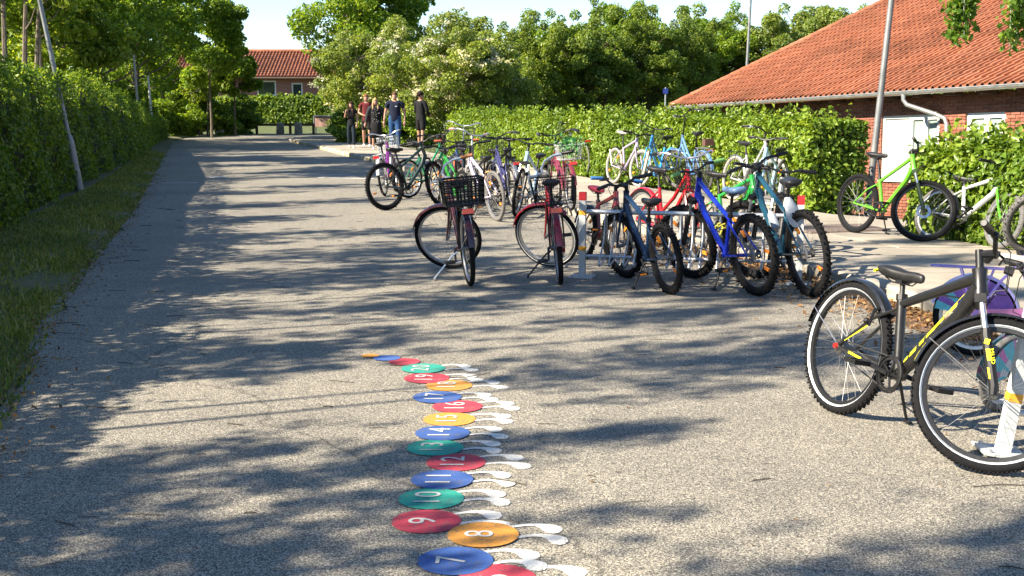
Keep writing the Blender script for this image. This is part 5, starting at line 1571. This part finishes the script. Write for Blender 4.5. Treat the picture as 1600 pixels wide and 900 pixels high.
            for (L_, ax_) in ((lx, 0), (ly, 1)):
                nn = int(L_ / .034)
                for i in range(nn + 1):
                    o_ = -L_ / 2 + L_ * i / nn
                    for s in (-1, 1):
                        p0 = Vector((o_ * tp, s * ly / 2 * tp, -hz / 2)) if ax_ == 0 else Vector((s * lx / 2 * tp, o_ * tp, -hz / 2))
                        p1 = Vector((o_, s * ly / 2, hz / 2)) if ax_ == 0 else Vector((s * lx / 2, o_, hz / 2))
                        m.tube([c + p0, c + p1], .0020, 4)
            for i in range(int(ly / .034) + 1):
                o_ = -ly / 2 + i * .034; m.tube([c + Vector((-lx / 2 * tp, o_ * tp, -hz / 2)), c + Vector((lx / 2 * tp, o_ * tp, -hz / 2))], .002, 4)
        return m.build(nm, mt, root, smooth=(style != 'crate'))
    if basket:
        mt, style, lx, ly, hz = basket
        bz = cl.z - hz / 2 - .03
        cage('front_basket', Vector((cl.x + .08 + lx / 2, 0, bz)), lx, ly, hz, mt, style, T, .8)
        m = bb(T)
        for s in (-1, 1): m.tube([(cl.x + .1, s * .09, bz - hz / 2), hub + Vector((0, s * .06, 0))], .004, 5)
        m.build('basket_stay', BLK, root)
    if rearbox:
        mt, style, lx, ly, hz = rearbox
        cage('rear_basket', Vector((-.06 - (lx - .34) / 2, 0, 2 * R + .065 + hz / 2)), lx, ly, hz, mt, style, None, .85)
    if light:
        m = bb(); zr = 2 * R + .02; m.box((-.30 if (rack_ or rearbox) else -R * .75, 0, zr if (rack_ or rearbox) else R + R * .78), (.028, .105, .042), None, .85)
        m.build('rear_lamp', REDL, root)
    if bottle:
        m = bb(); q = lerp(HBt, BB, .55) + Vector((-.05, 0, .05)); d = (HBt - BB).normalized()
        m.tube([q - d * .09, q - d * .085, q + d * .05, q + d * .07, q + d * .085, q + d * .10], [.03, .036, .036, .03, .016, .014], 12); m.build('water_bottle', bottle, root)
    info = dict(root=root, T=T, cl=cl, HT=HT, HB=HBt, BB=BB, ST=ST, SC=SC, hub=hub, base=base, ax=ax, cr=cr, R=R, c0=c0, frame=frame, fork=fk, st_dir=st_dir, saddle=sd, left=left, right=rightp, hb=hb)
    return info

def lift(p):        # pixel-derived ground points for things that stand on the 0.1 m pavement
    return (p[0] * .9375, p[1] * .9375)

CITYF = lambda c: (c, (-8, 172), (30, 150))
MAR = col('maroon_paint', (.045, .012, .020)); REDP = col('red_paint', (.17, .004, .010)); NAVYT = col('dark_teal_blue_paint', (.008, .026, .065)); BLUEP = col('royal_blue_paint', (.006, .022, .33))
TEALP = col('teal_paint', (.010, .055, .09)); GREENP = col('green_paint', (.02, .26, .045)); LIMEP = col('lime_paint', (.11, .34, .02)); LILAC = col('lilac_paint', (.36, .30, .42)); SKYP = col('sky_blue_paint', (.05, .34, .78))
SLATEP = col('slate_blue_paint', (.12, .24, .48)); PURP = col('purple_paint', (.15, .015, .16)); WHP = col('white_paint', (.50, .50, .50)); ORP = col('orange_paint', (.80, .28, .015)); VIO = col('violet_paint', (.30, .22, .62))
DGREEN = col('black_green_paint', (.012, .03, .02)); MBLK = paint('matt_charcoal_paint', (.014, .0135, .0135), .36, .15, .2, var=.08); PINKP = col('pink_paint', (.17, .03, .05)); DPUR = col('dark_indigo_paint', (.05, .05, .14))
GREENG = paint('green_grip', (.16, .34, .09), .7); BLUEG = paint('blue_grip', (.04, .16, .42), .7); YEL = paint('yellow_decal', (.88, .82, .02), .4, var=.05)
CLEARP = paint('milky_plastic', (.28, .31, .35), .35)
WBSK = paint('white_basket_plastic', (.58, .60, .60), .5)

# front row -----------------------------------------------------------------
B1 = bike('maroon city bicycle with tan grips and a black crate on the back', (-.37, 10.62), (-.55, 11.62), MAR, 'city', .335, 1.04, .045, steer=66, headup=-.07, stem=-.05, lean=5, tyre=RUB, stripe=None, fend=CITYF(MAR), bar='city', grip=BRN, barmat=SIL, rearbox=(BLK, 'crate', .31, .35, .215), rack_=True, light=True, stand_mat=SIL, knobs=False, orange=False, chaincase=BLKG)
B2 = bike('red city bicycle with a wire rear basket and red fenders', (.43, 10.70), (.40, 11.72), REDP, 'city', .335, 1.04, .045, steer=62, headup=-.05, stem=-.03, lean=5, fend=CITYF(REDP), bar='city', grip=BLK, barmat=SIL, rearbox=(BLK, 'wire', .36, .38, .22), rack_=True, light=True, stripe=[(-.55, -.3)], orange=False, chaincase=REDP)
B3 = bike('dark teal blue mountain bicycle parked nose first in the rack', (1.33, 10.17), (1.05, 11.10), NAVYT, 'mtb', .305, .98, .055, steer=13, lean=7, knobs=True, fork=NAVYT, seatz=.80, barw=.29, rim=RIMB, headup=.02)
B5 = bike('royal blue mountain bicycle with green grips and a yellow lock', (2.04, 10.10), (1.66, 11.05), BLUEP, 'mtb', .345, 1.06, .058, steer=16, lean=6, knobs=True, fork=BLK, susp=True, grip=GREENG, seatz=.90, barw=.33, rim=RIMB, saddle=paint('blue_grey_saddle', (.10, .17, .30), .4), headup=.04, disc=True)
B6 = bike('teal mountain bicycle with a milky bottle, rightmost of the front row', (2.48, 10.03), (2.22, 11.05), TEALP, 'mtb', .365, 1.08, .06, steer=20, lean=6, knobs=True, fork=BLK, susp=True, seatz=.97, barw=.36, rim=RIMB, bottle=CLEARP, headup=.05, disc=True, seat=.40)
# opposite side of the rack -----------------------------------------------------
B4 = bike('small black, red and blue bicycle with blue grips and coloured saddle', (.74, 12.55), (1.03, 11.70), col('red_black_paint', (.10, .01, .012)), 'mtb', .27, .88, .05, steer=0, lean=5, knobs=True, fork=BLK, seatz=.76, barw=.27, grip=BLUEG, saddle=paint('red_blue_saddle', (.38, .03, .06), .5), fend=(BLK, (40, 165), (None, None)), stripe=[(-.5, -.2)], barrise=.06)
B7 = bike('bright red city bicycle with a wire front basket behind the rack', (1.38, 13.3), (1.86, 12.3), col('bright_red_paint', (.38, .008, .012)), 'city', .335, 1.05, .042, steer=-20, lean=5, fend=CITYF(col('bright_red_paint', (.38, .008, .012))), bar='city', barmat=SIL, basket=(BLK, 'wire', .26, .36, .26), saddle=LEATH, light=False)
B8 = bike('bright green bicycle half hidden behind the blue and teal ones', (2.02, 13.4), (2.58, 12.5), GREENP, 'mtb', .33, 1.02, .05, steer=10, lean=5, knobs=True, fork=GREENP, barw=.3, tyre=RUBG)
B9 = bike('grey bicycle nosing into the right end of the rack', (2.78, 12.35), (2.45, 11.45), col('pewter_paint', (.16, .17, .18)), 'mtb', .335, 1.02, .055, steer=8, lean=4, knobs=True, fork=BLK, susp=True, barw=.3)
# along the hedge -------------------------------------------------------------
H1 = bike('dark indigo city bicycle with a dark front basket, farthest against the hedge', lift((1.66, 27.4)), lift((1.33, 28.6)), DPUR, 'city', .345, 1.08, .042, steer=10, lean=4, z0=.1, bar='city', rack_=True, light=True, basket=(BLK, 'wire', .28, .36, .26), orange=False, rim=RIMS, tyre=RUBG)
H2 = bike('pale lilac bicycle with cream tyres against the hedge', lift((2.02, 24.4)), lift((2.42, 23.35)), LILAC, 'mtb', .335, 1.06, .045, steer=8, lean=5, z0=.1, tyre=RUBW, fork=LILAC, barw=.3, saddle=paint('grey_saddle', (.3, .29, .28), .5), seatz=.98, seat=.42, fend=(BLK, (60, 140), (None, None)))
H3 = bike('sky blue city bicycle with cream tyres and a dark basket', (2.80, 21.9), (2.28, 21.15), SKYP, 'city', .345, 1.04, .045, steer=30, lean=4, z0=.1, tyre=RUBW, fend=(SKYP, (0, 170), (None, None)), bar='city', barmat=BLK, basket=(BLK, 'wire', .26, .34, .26), chaincase=SKYP)
H4 = bike('slate blue city bicycle with tall handlebars and a box at the back', (3.22, 20.3), (2.92, 21.4), SLATEP, 'city', .35, 1.1, .045, steer=25, lean=3, z0=.1, tyre=RUBG, fend=(SLATEP, (-5, 170), (30, 150)), bar='city', barmat=BLK, rack_=SIL, stem=.22, light=True, seatz=1.02, orange=False)
m = MB(); m.box((-.2, 0, .855), (.12, .17, .11), None, .9); m.build('tail_box', paint('brown_tail_box', (.10, .05, .04), .5), H4['root'])
H5 = bike('silver city bicycle with luggage rack pushed against the near end of the hedge', lift((3.66, 20.1)), lift((4.02, 19.1)), col('silver_paint', (.45, .45, .45)), 'city', .345, 1.06, .042, steer=15, lean=4, z0=.1, tyre=RUBW, bar='city', barmat=BLK, rack_=True, fend=(SIL, (0, 170), (30, 150)))
H6 = bike('pale blue bicycle facing the road in front of the hedge', (3.86, 17.7), (3.40, 16.95), col('pale_blue_paint', (.30, .48, .62)), 'mtb', .345, 1.04, .045, steer=-10, lean=5, z0=.1, tyre=RUBG, barw=.3, fork=col('pale_blue_paint', (.30, .48, .62)), stem=.05)
# left, farther group ----------------------------------------------------------
M1 = bike('purple and white girls bicycle with a white front basket', (-2.20, 21.0), (-2.10, 22.1), PURP, 'city', .33, 1.04, .045, steer=4, lean=7, fend=CITYF(WHP), bar='city', barmat=SIL, basket=(WBSK, 'crate', .26, .36, .28), rack_=WHP, light=True, orange=False, stand_mat=SIL, fork=PURP)
M2 = bike('black and green mountain bicycle with fat tyres, seen side on', (-1.78, 18.35), (-1.24, 18.85), DGREEN, 'mtb', .355, 1.02, .058, steer=26, lean=6, knobs=True, fork=BLK, barw=.36, seatz=.93, rim=RIMB, headup=.05)
M3 = bike('emerald green bicycle behind the black and green one', (-1.72, 20.6), (-1.05, 21.3), col('emerald_paint', (.02, .22, .09)), 'city', .33, 1.04, .045, steer=15, lean=5, bar='city', barmat=BLK)
M4 = bike('white and mauve bicycle with a yellow lock under its saddle', (-.20, 16.5), (-.62, 17.5), col('white_mauve_paint', (.55, .46, .56)), 'mtb', .345, 1.06, .045, steer=8, lean=5, tyre=RUBG, rim=RIMS, fork=WHP, barw=.34, stem=.05, seatz=.88)
M5 = bike('dark city bicycle with silver rear fender and red rear lamp', (.05, 18.3), (-.25, 19.4), DPUR, 'city', .345, 1.06, .045, steer=8, lean=4, fend=CITYF(SIL), bar='city', rack_=True, light=True, basket=(BLK, 'wire', .28, .38, .26), orange=False)
M6 = bike('white, blue and green sports bicycle facing the camera', (.42, 18.2), (.07, 17.25), col('white_blue_paint', (.34, .50, .66)), 'mtb', .345, 1.06, .05, steer=10, lean=5, fork=BLK, barw=.38, stem=.06, susp=True)
M7 = bike('black city bicycle with a high silver handlebar', (-.98, 21.8), (-.88, 20.8), BLKG, 'city', .345, 1.06, .042, steer=0, lean=4, bar='city', barmat=SIL, stem=.16, basket=(BLK, 'wire', .26, .36, .24))
M8 = bike('charcoal bicycle with silver handlebar in the middle of the group', (-.90, 19.2), (-.62, 18.3), col('charcoal_paint', (.05, .05, .055)), 'city', .345, 1.05, .045, steer=12, lean=5, bar='city', barmat=SIL, grip=paint('pink_grip', (.55, .22, .25), .7), stem=.06, rack_=True)
M9 = bike('grass green bicycle directly behind the black crate', (-.66, 17.2), (-.98, 18.1), col('grass_green_paint', (.022, .19, .022)), 'mtb', .33, 1.02, .05, steer=-6, lean=5, barw=.32, fork=BLK, stem=.03)
M10 = bike('dusky red bicycle with white flowers heaped in its rear basket', lift((.88, 18.2)), lift((.70, 19.2)), PINKP, 'city', .33, 1.04, .042, steer=6, lean=4, z0=.1, bar='city', barmat=BLK, rack_=PINKP, light=True, orange=False, fend=CITYF(PINKP), rearbox=(paint('white_wire', (.5, .5, .5), .5), 'wire', .30, .34, .2))
M11 = bike('dark blue and orange bicycle in the thick of the group', (-1.25, 20.0), (-.85, 19.1), col('night_blue_paint', (.02, .04, .10)), 'mtb', .34, 1.02, .055, steer=-18, lean=5, knobs=True, barw=.35, grip=paint('rust_grip', (.45, .10, .04), .7), fork=col('orange_red_paint', (.6, .10, .02)), susp=False, stem=.05)
M12 = bike('matt black mountain bicycle with wide bars behind the white one', (-.45, 19.8), (-.02, 18.95), MBLK, 'mtb', .345, 1.04, .055, steer=-8, lean=5, knobs=True, barw=.38, susp=True, fork=BLK, stem=.05)
# right side -------------------------------------------------------------------
R1 = bike('lime green mountain bicycle in the gap between the hedges', lift((4.24, 15.05)), lift((4.72, 14.02)), LIMEP, 'mtb', .345, 1.04, .055, steer=46, lean=6, z0=.1, knobs=False, fork=col('black_lime_fork', (.04, .06, .02)), susp=True, barw=.33, seatz=.94, disc=True, rim=RIMB, orange=False, headup=.03)
R2 = bike('white, black and green bicycle leaning into the near hedge', (4.62, 13.35), (5.02, 12.55), WHP, 'mtb', .30, .94, .05, steer=-12, lean=18, z0=.1, fork=col('fork_green_paint', (.10, .55, .03)), tyre=RUBG, kick=False, barw=.29, orange=False, seatz=.74)
R3 = bike('orange bicycle with grey tyres beside the near hedge', (6.0, 11.5), (5.28, 11.95), ORP, 'mtb', .34, 1.02, .058, steer=34, lean=7, z0=.1, tyre=RUBG, fork=ORP, knobs=True, barw=.31, rim=RIMB, orange=False)
R5 = bike('violet childrens bicycle with white saddle behind the black and yellow one', (2.93, 7.62), (3.78, 7.22), VIO, 'city', .255, .92, .045, steer=-6, lean=4, bar='city', barmat=WHP, saddle=paint('cream_saddle', (.72, .64, .52), .5), seatz=.66, rack_=VIO, fend=(col('lilac_fender', (.50, .44, .74)), (-10, 165), (30, 150)), chaincase=col('pink_case', (.45, .16, .36)), grip=paint('violet_grip', (.3, .1, .5), .6), orange=False, headup=-.04, knobs=False)
TURQ = col('turquoise_paint', (.06, .42, .48))
R6 = bike('small turquoise and pink childrens bicycle in the near rack behind the black one', (3.25, 6.52), (2.56, 6.22), TURQ, 'city', .205, .74, .042, steer=10, lean=4, bar='flat', barw=.24, barrise=.06, seatz=.54, seat=.22, headup=-.05, chaincase=col('candy_pink', (.50, .16, .34)), saddle=paint('pink_saddle', (.5, .2, .36), .5), tyre=RUBG, orange=False, rim=paint('white_rim', (.5, .5, .5), .5))

# the near black and yellow bicycle ------------------------------------------------
R4 = bike('charcoal junior bicycle with yellow stripes and black fenders, nearest the camera at right', (1.69, 6.15), (2.02, 5.21), MBLK, 'mtb', .347, 1.07, .050, steer=46, lean=11.5, tr=.0245, sang=76, cd=-.02, tyre=RUB, rim=RIMB, spokes=32, knobs=True, stripe=[(-.62, -.44), (-.82, -.70)],
          fend=(BLKG, (38, 168), (58, 176)), fork=BLK, susp=True, barw=.30, barrise=.04, seatz=.805, seat=.37, detail=2, headup=-.025, stem=.03, stand_mat=BLK, orange=False, pedal=math.pi - .12, front_light=True)
root = R4['root']; BB, HBt, ax, ST, HT, R, hub = (R4[k_] for k_ in ('BB', 'HB', 'ax', 'ST', 'HT', 'R', 'hub'))
# yellow lettering strokes on the tubes
def tube_decal(m, p0, p1, r, strokes):
    d = (p1 - p0).normalized(); up = d.cross(Vector((0, 1, 0))).normalized()
    if up.z < 0: up = -up
    for (a0, a1, v0, v1, sh) in strokes:
        L = (p1 - p0).length; q = []
        n = 5
        for i in range(n):
            vv = lerp(v0, v1, i / (n - 1)) * r
            y_ = -math.sqrt(max(0, r * r - vv * vv)) - .0016
            q.append((p0 + d * (a0 * L + sh * (i / (n - 1)) * L) + up * vv + Vector((0, y_, 0)), p0 + d * (a1 * L + sh * (i / (n - 1)) * L) + up * vv + Vector((0, y_, 0))))
        vs = [w for pr_ in q for w in pr_]
        m.add(vs, [(2 * i, 2 * i + 1, 2 * i + 3, 2 * i + 2) for i in range(n - 1)])
m = MB()
p0, p1 = BB, HBt + ax * .03
for st in ((.14, .19, .05, .45, .02), (.21, .29, -.05, .30, .02), (.22, .30, .5, .8, .02), (.335, .39, .0, .40, .02), (.33, .42, .55, .85, .02), (.42, .63, .05, .30, .02), (.425, .64, .42, .75, .03), (.655, .69, .3, .7, .02), (.70, .78, -.1, .22, .03), (.70, .80, .45, .72, .02), (.81, .88, .5, .85, .02)):
    tube_decal(m, p0, p1, .028, [st])
tube_decal(m, ST - R4['st_dir'] * .02, HT - ax * .03, .0205, [(.42, .62, .15, .65, .02)])
tube_decal(m, ST - R4['st_dir'] * .02, HT - ax * .03, .0215, [(.86, .93, .3, .8, .02)])
tube_decal(m, BB, ST, .020, [(.35, .75, -.5, .2, 0)])
tube_decal(m, Vector((0, -.055, R)), BB + Vector((-.03, -.03, 0)), .0125, [(.25, .5, -.3, .6, 0)])
tube_decal(m, Vector((0, -.058, R)), ST + Vector((0, -.016, -.045)), .0105, [(.15, .55, -.2, .7, 0)])
m.build('yellow_decal', YEL, R4['frame'], smooth=False)['kind'] = 'stuff'
# stripes and letters on the right fork leg
m = MB(R4['T']); fa = R4['base'] + ax * (R + .05 + .03 - .02 - .16) + Vector((.02, -.058, 0)); fb = hub + ax * .04 + Vector((0, -.058, 0))
for i in range(7):
    t_ = .34 + i * .036; q = lerp(fa, fb, t_); m.add([q + Vector((-.012, -.0245, .002)), q + Vector((.006, -.0252, .008)), q + Vector((.006, -.0252, .003)), q + Vector((-.012, -.0245, -.003))], [(0, 1, 2, 3)])
q = lerp(fa, fb, .16); m.add([q + Vector((x_ * .011, -.0252, z_ * .012)) for x_, z_ in ((-1, -1), (1, -1), (1, 1), (-1, 1))], [(0, 1, 2, 3)])
q0, q1 = lerp(fa, fb, .72), lerp(fa, fb, .95); m.add([q0 + Vector((-.018, -.0195, 0)), q0 + Vector((-.009, -.0235, 0)), q1 + Vector((-.009, -.0235, 0)), q1 + Vector((-.018, -.0195, 0))], [(0, 1, 2, 3)])
m.build('yellow_decal', YEL, R4['fork'], smooth=False)['kind'] = 'stuff'
tx = number_mesh('MUD', .030, YEL); o = link(bpy.data.objects.new('fork_lettering', tx), R4['fork'])
mt = Matrix(((0, 0, 0), (0, 0, 0), (0, 0, 0)))
w_ = lerp(fa, fb, .45) + Vector((.014, -.0258, 0)); w_ = R4['T'](w_)
dz = (fb - fa).normalized(); o.matrix_local = Matrix.Translation(w_) @ Matrix(((dz.x, -dz.z, 0, 0), (0, 0, -1, 0), (dz.z, dz.x, 0, 0), (0, 0, 0, 1)))
# chain guard ring, red axle cap, saddle edge, seat clamp lever, rear lamp under the fender, v-brake
m = MB(); m.ring(BB, [(.088, -.056), (.094, -.054), (.094, -.044), (.084, -.044), (.088, -.056)], 36); m.build('chain_guard_ring', BLK, root)
m = MB(); m.tube([(0, -.064, R), (0, -.080, R)], [.016, .012], 8); m.build('axle_cap', REDL, root)
m = MB(); c0 = R4['c0']; pts_ = [c0 + Vector((-.148 + .012 * abs(math.sin(a_)) ** 2, .078 * math.sin(a_), .008 - .02 * abs(math.sin(a_)))) for a_ in np.linspace(-1.25, 1.25, 12)]
m.tube(pts_, .008, 6); m.build('yellow_trim', YEL, R4['saddle'])
m = MB(); q = lerp(ST, Vector((0, 0, R)), .42); 
for s in (-1, 1): m.tube([q + Vector((0, s * .05, -.03)), q + Vector((.02, s * .05, .05)), q + Vector((.03, s * .01, .075))], .009, 6); m.sphere(q + Vector((-.01, s * .06, -.01)), .017, 8, 6)
m.build('rim_brake', BLK, root)
m = MB(); m.tube([lerp(BB, HBt, .82) + Vector((0, 0, .045)), lerp(ST, HT, .55) + Vector((0, 0, -.05))], .004, 5)
for a_, b_ in ((.13, .88),): m.tube([lerp(BB, HBt, a_) + Vector((0, -.012, -.045)), lerp(BB, HBt, .5) + Vector((0, -.015, -.055)), lerp(BB, HBt, b_) + Vector((.02, -.014, -.045))], .003, 5)
m.build('gear_cable', BLK, root)
# skirt guard and rounded case on the violet bicycle
PATTERN = [paint('turquoise_print', (.08, .38, .46), .6), paint('pink_print', (.45, .16, .36), .6), paint('pale_print', (.46, .48, .52), .6), paint('violet_print', (.16, .07, .32), .6)]
def guard(b_, c, Rr, T_, pick, nm):
    m = MB(T_); n = 14
    for s in (-1, 1):
        for k_ in range(n):
            a0, a1 = math.pi * (-.05 + 1.0 * k_ / n), math.pi * (-.05 + 1.0 * (k_ + 1) / n)
            for j_, (ra, rb) in enumerate(((.25, .55), (.55, .96))):
                m.cur = pick[(k_ * 2 + j_ * 3 + k_ // 3) % len(pick)]
                m.add([(c.x + math.cos(a0) * ra * Rr, s * .045, c.z + math.sin(a0) * ra * Rr), (c.x + math.cos(a1) * ra * Rr, s * .045, c.z + math.sin(a1) * ra * Rr), (c.x + math.cos(a1) * rb * Rr, s * .036, c.z + math.sin(a1) * rb * Rr), (c.x + math.cos(a0) * rb * Rr, s * .036, c.z + math.sin(a0) * rb * Rr)], [(0, 1, 2, 3)])
    m.build(nm, PATTERN, b_['root'], smooth=False)
guard(R5, Vector((0, 0, R5['R'])), R5['R'], None, [3, 3, 3, 0, 3], 'skirt_guard')
guard(R6, R6['hub'], R6['R'], R6['T'], [0, 1, 2, 0, 2, 1, 2], 'wheel_disc')
# yellow cable locks
def lock(c, label, colr, ang=0):
    root_ = empty('bicycle_lock', c, (0, 0, ang), label, 'lock'); m = MB(); ps = []
    for i in range(26):
        t_ = i / 25 * 5 * math.pi; ps.append((math.sin(t_) * .045, .03 * math.cos(t_ * .7), .06 * math.cos(t_ * .5) + .012 * math.sin(3 * t_)))
    m.tube(ps, .0075, 6); m.build('cable', colr, root_); m = MB(); m.tube([(0, -.02, -.07), (0, .02, -.05)], .014, 8); m.build('barrel', BLK, root_)
W5 = lambda b_, p_: b_['root'].matrix_basis @ Vector(p_)
for b_ in (B5, M4):
    b_['root'].matrix_basis
def wpos(b_, p_):
    r_ = b_['root']; return Matrix.Translation(r_.location) @ r_.rotation_euler.to_matrix().to_4x4() @ Vector(p_)
lock(wpos(B5, lerp(B5['HB'], B5['BB'], .62) + Vector((0, -.05, .0))), 'yellow cable lock wound round the down tube of the royal blue bicycle', paint('yellow_cable', (.72, .60, .08), .5), .6)
lock(wpos(M4, M4['ST'] + Vector((-.02, -.03, -.04))), 'orange yellow cable lock hanging under the saddle of the white and mauve bicycle', paint('amber_cable', (.70, .40, .08), .5))
# clear mudguard clipped on the teal bicycle's seat post
m = MB(); s0 = B6['SC'] - B6['st_dir'] * .12; rings = []
for x_, z_, w_ in ((-.01, 0.02, .02), (-.05, -.05, .055), (-.10, -.13, .07), (-.13, -.19, .06), (-.14, -.22, .03)):
    rings.append([s0 + Vector((x_ - .02 * (1 - abs(y_)), y_ * w_, z_)) for y_ in (-1, -.5, 0, .5, 1)] + [s0 + Vector((x_ - .02 * (1 - abs(y_)) - .004, y_ * w_, z_ - .003)) for y_ in (1, .5, 0, -.5, -1)])
m.loft(rings); m.build('saddle_mudguard', CLEARP, B6['root'])
# saddle bag / pump on the small bicycle: dark bag hanging from the bars
# flowers and ivy in the red bicycle's front basket
fl = empty('flower_garland', wpos(M10, (-.06, 0, 2 * M10['R'] + .24)), label='artificial ivy and white flowers heaped in the rear basket of the dusky red bicycle', cat='flowers')
n = 260; P = rng.normal(size=(n, 3)) * np.array([.10, .11, .07]); N = unit(rng.normal(size=(n, 3)) + [0, -.3, .6])
o = link(bpy.data.objects.new('ivy_leaves', leaves_mesh('ivy_leaves', P, N, .055, leaf_mat('ivy_leaf', (.02, .10, .03), (.05, .20, .06), (.10, .32, .10), .2), .8)), fl); o['kind'] = 'stuff'
fm_ = paint('white_petal', (.74, .70, .76), .6)
for i in range(9):
    m = MB(); q = Vector((random.uniform(-.15, .15), random.uniform(-.15, .15), .05 + random.uniform(-.03, .04)))
    for j in range(5):
        a_ = 2 * math.pi * j / 5; d = Vector((math.cos(a_), math.sin(a_), .35)) * .034; pr_ = Vector((-math.sin(a_), math.cos(a_), 0)) * .018
        m.add([q, q + d * .6 + pr_, q + d * 1.15, q + d * .6 - pr_], [(0, 1, 2, 3)])
    m.build('flower', fm_, fl)

# ------------------------------------------------------------------ birch whose twigs hang into the top right of the view
bi = empty('birch_tree', (7.6, 13.6, -.05), label='birch whose drooping leafy twigs hang in at the top right corner', cat='tree')
m = MB(); m.tube([(0, 0, -.1), (.05, 0, 2), (0, .05, 4.5), (.1, 0, 7.5), (.1, 0, 9)], [.17, .14, .12, .07, .02], 10)
LP = []; 
def hang(tip, start, ln, nleaf, spread):
    s_ = Vector(start); e_ = Vector(tip)
    m.tube([(0.05, 0, s_.z - .3), lerp(Vector((.05, 0, s_.z - .3)), s_, .6) + Vector((0, 0, .35)), s_], [.045, .03, .015], 6)
    for k_ in range(7):
        off = Vector((random.uniform(-1, 1), random.uniform(-1, 1), 0)) * spread
        a_ = s_ + off * .5; b_ = e_ + off + Vector((0, 0, random.uniform(0, .35) * ln))
        m.tube([a_, lerp(a_, b_, .5) + off * .3, b_], [.005, .004, .002], 4, cap=False)
        for j in range(nleaf):
            t_ = random.uniform(.0, 1); LP.append(tuple(lerp(a_, b_, t_) + Vector((random.gauss(0, .045), random.gauss(0, .045), random.gauss(0, .04)))))
def rel(u, v, Y):
    p_ = math.atan(290 / 1900); U = (u - 800) / 1900; vv = (450 - v) / 1900
    dy = math.cos(p_) + vv * math.sin(p_); t_ = Y / dy
    return Vector((U * t_ - 7.6, Y - 13.6, 1.6 + t_ * (-math.sin(p_) + vv * math.cos(p_)) + .05))
hang(rel(1502, 74, 11.5), rel(1512, -120, 11.5), 1.1, 190, .10)
hang(rel(1590, 84, 12.0), rel(1600, -130, 12.0), 1.1, 170, .12)
hang(rel(1640, 60, 12.5), rel(1650, -150, 12.5), 1.2, 80, .15)
for i in range(14):
    a_ = 2 * math.pi * i / 14; rr_ = random.uniform(1.0, 2.2); z_ = random.uniform(5.2, 8)
    hang((math.cos(a_) * rr_, math.sin(a_) * rr_, z_ - 1.5), (math.cos(a_) * rr_ * .9, math.sin(a_) * rr_ * .9, z_), 1.3, 40, .25)
m.build('trunk', bark_mat('birch_bark', (.12, .11, .10), (.60, .58, .54)), bi)
LPa = np.array(LP); n = len(LPa)
o = link(bpy.data.objects.new('crown', leaves_mesh('crown', LPa, unit(rng.normal(size=(n, 3)) * np.array([1, 1, .5])), .062, L_BIRCH, .75)), bi); o['kind'] = 'stuff'
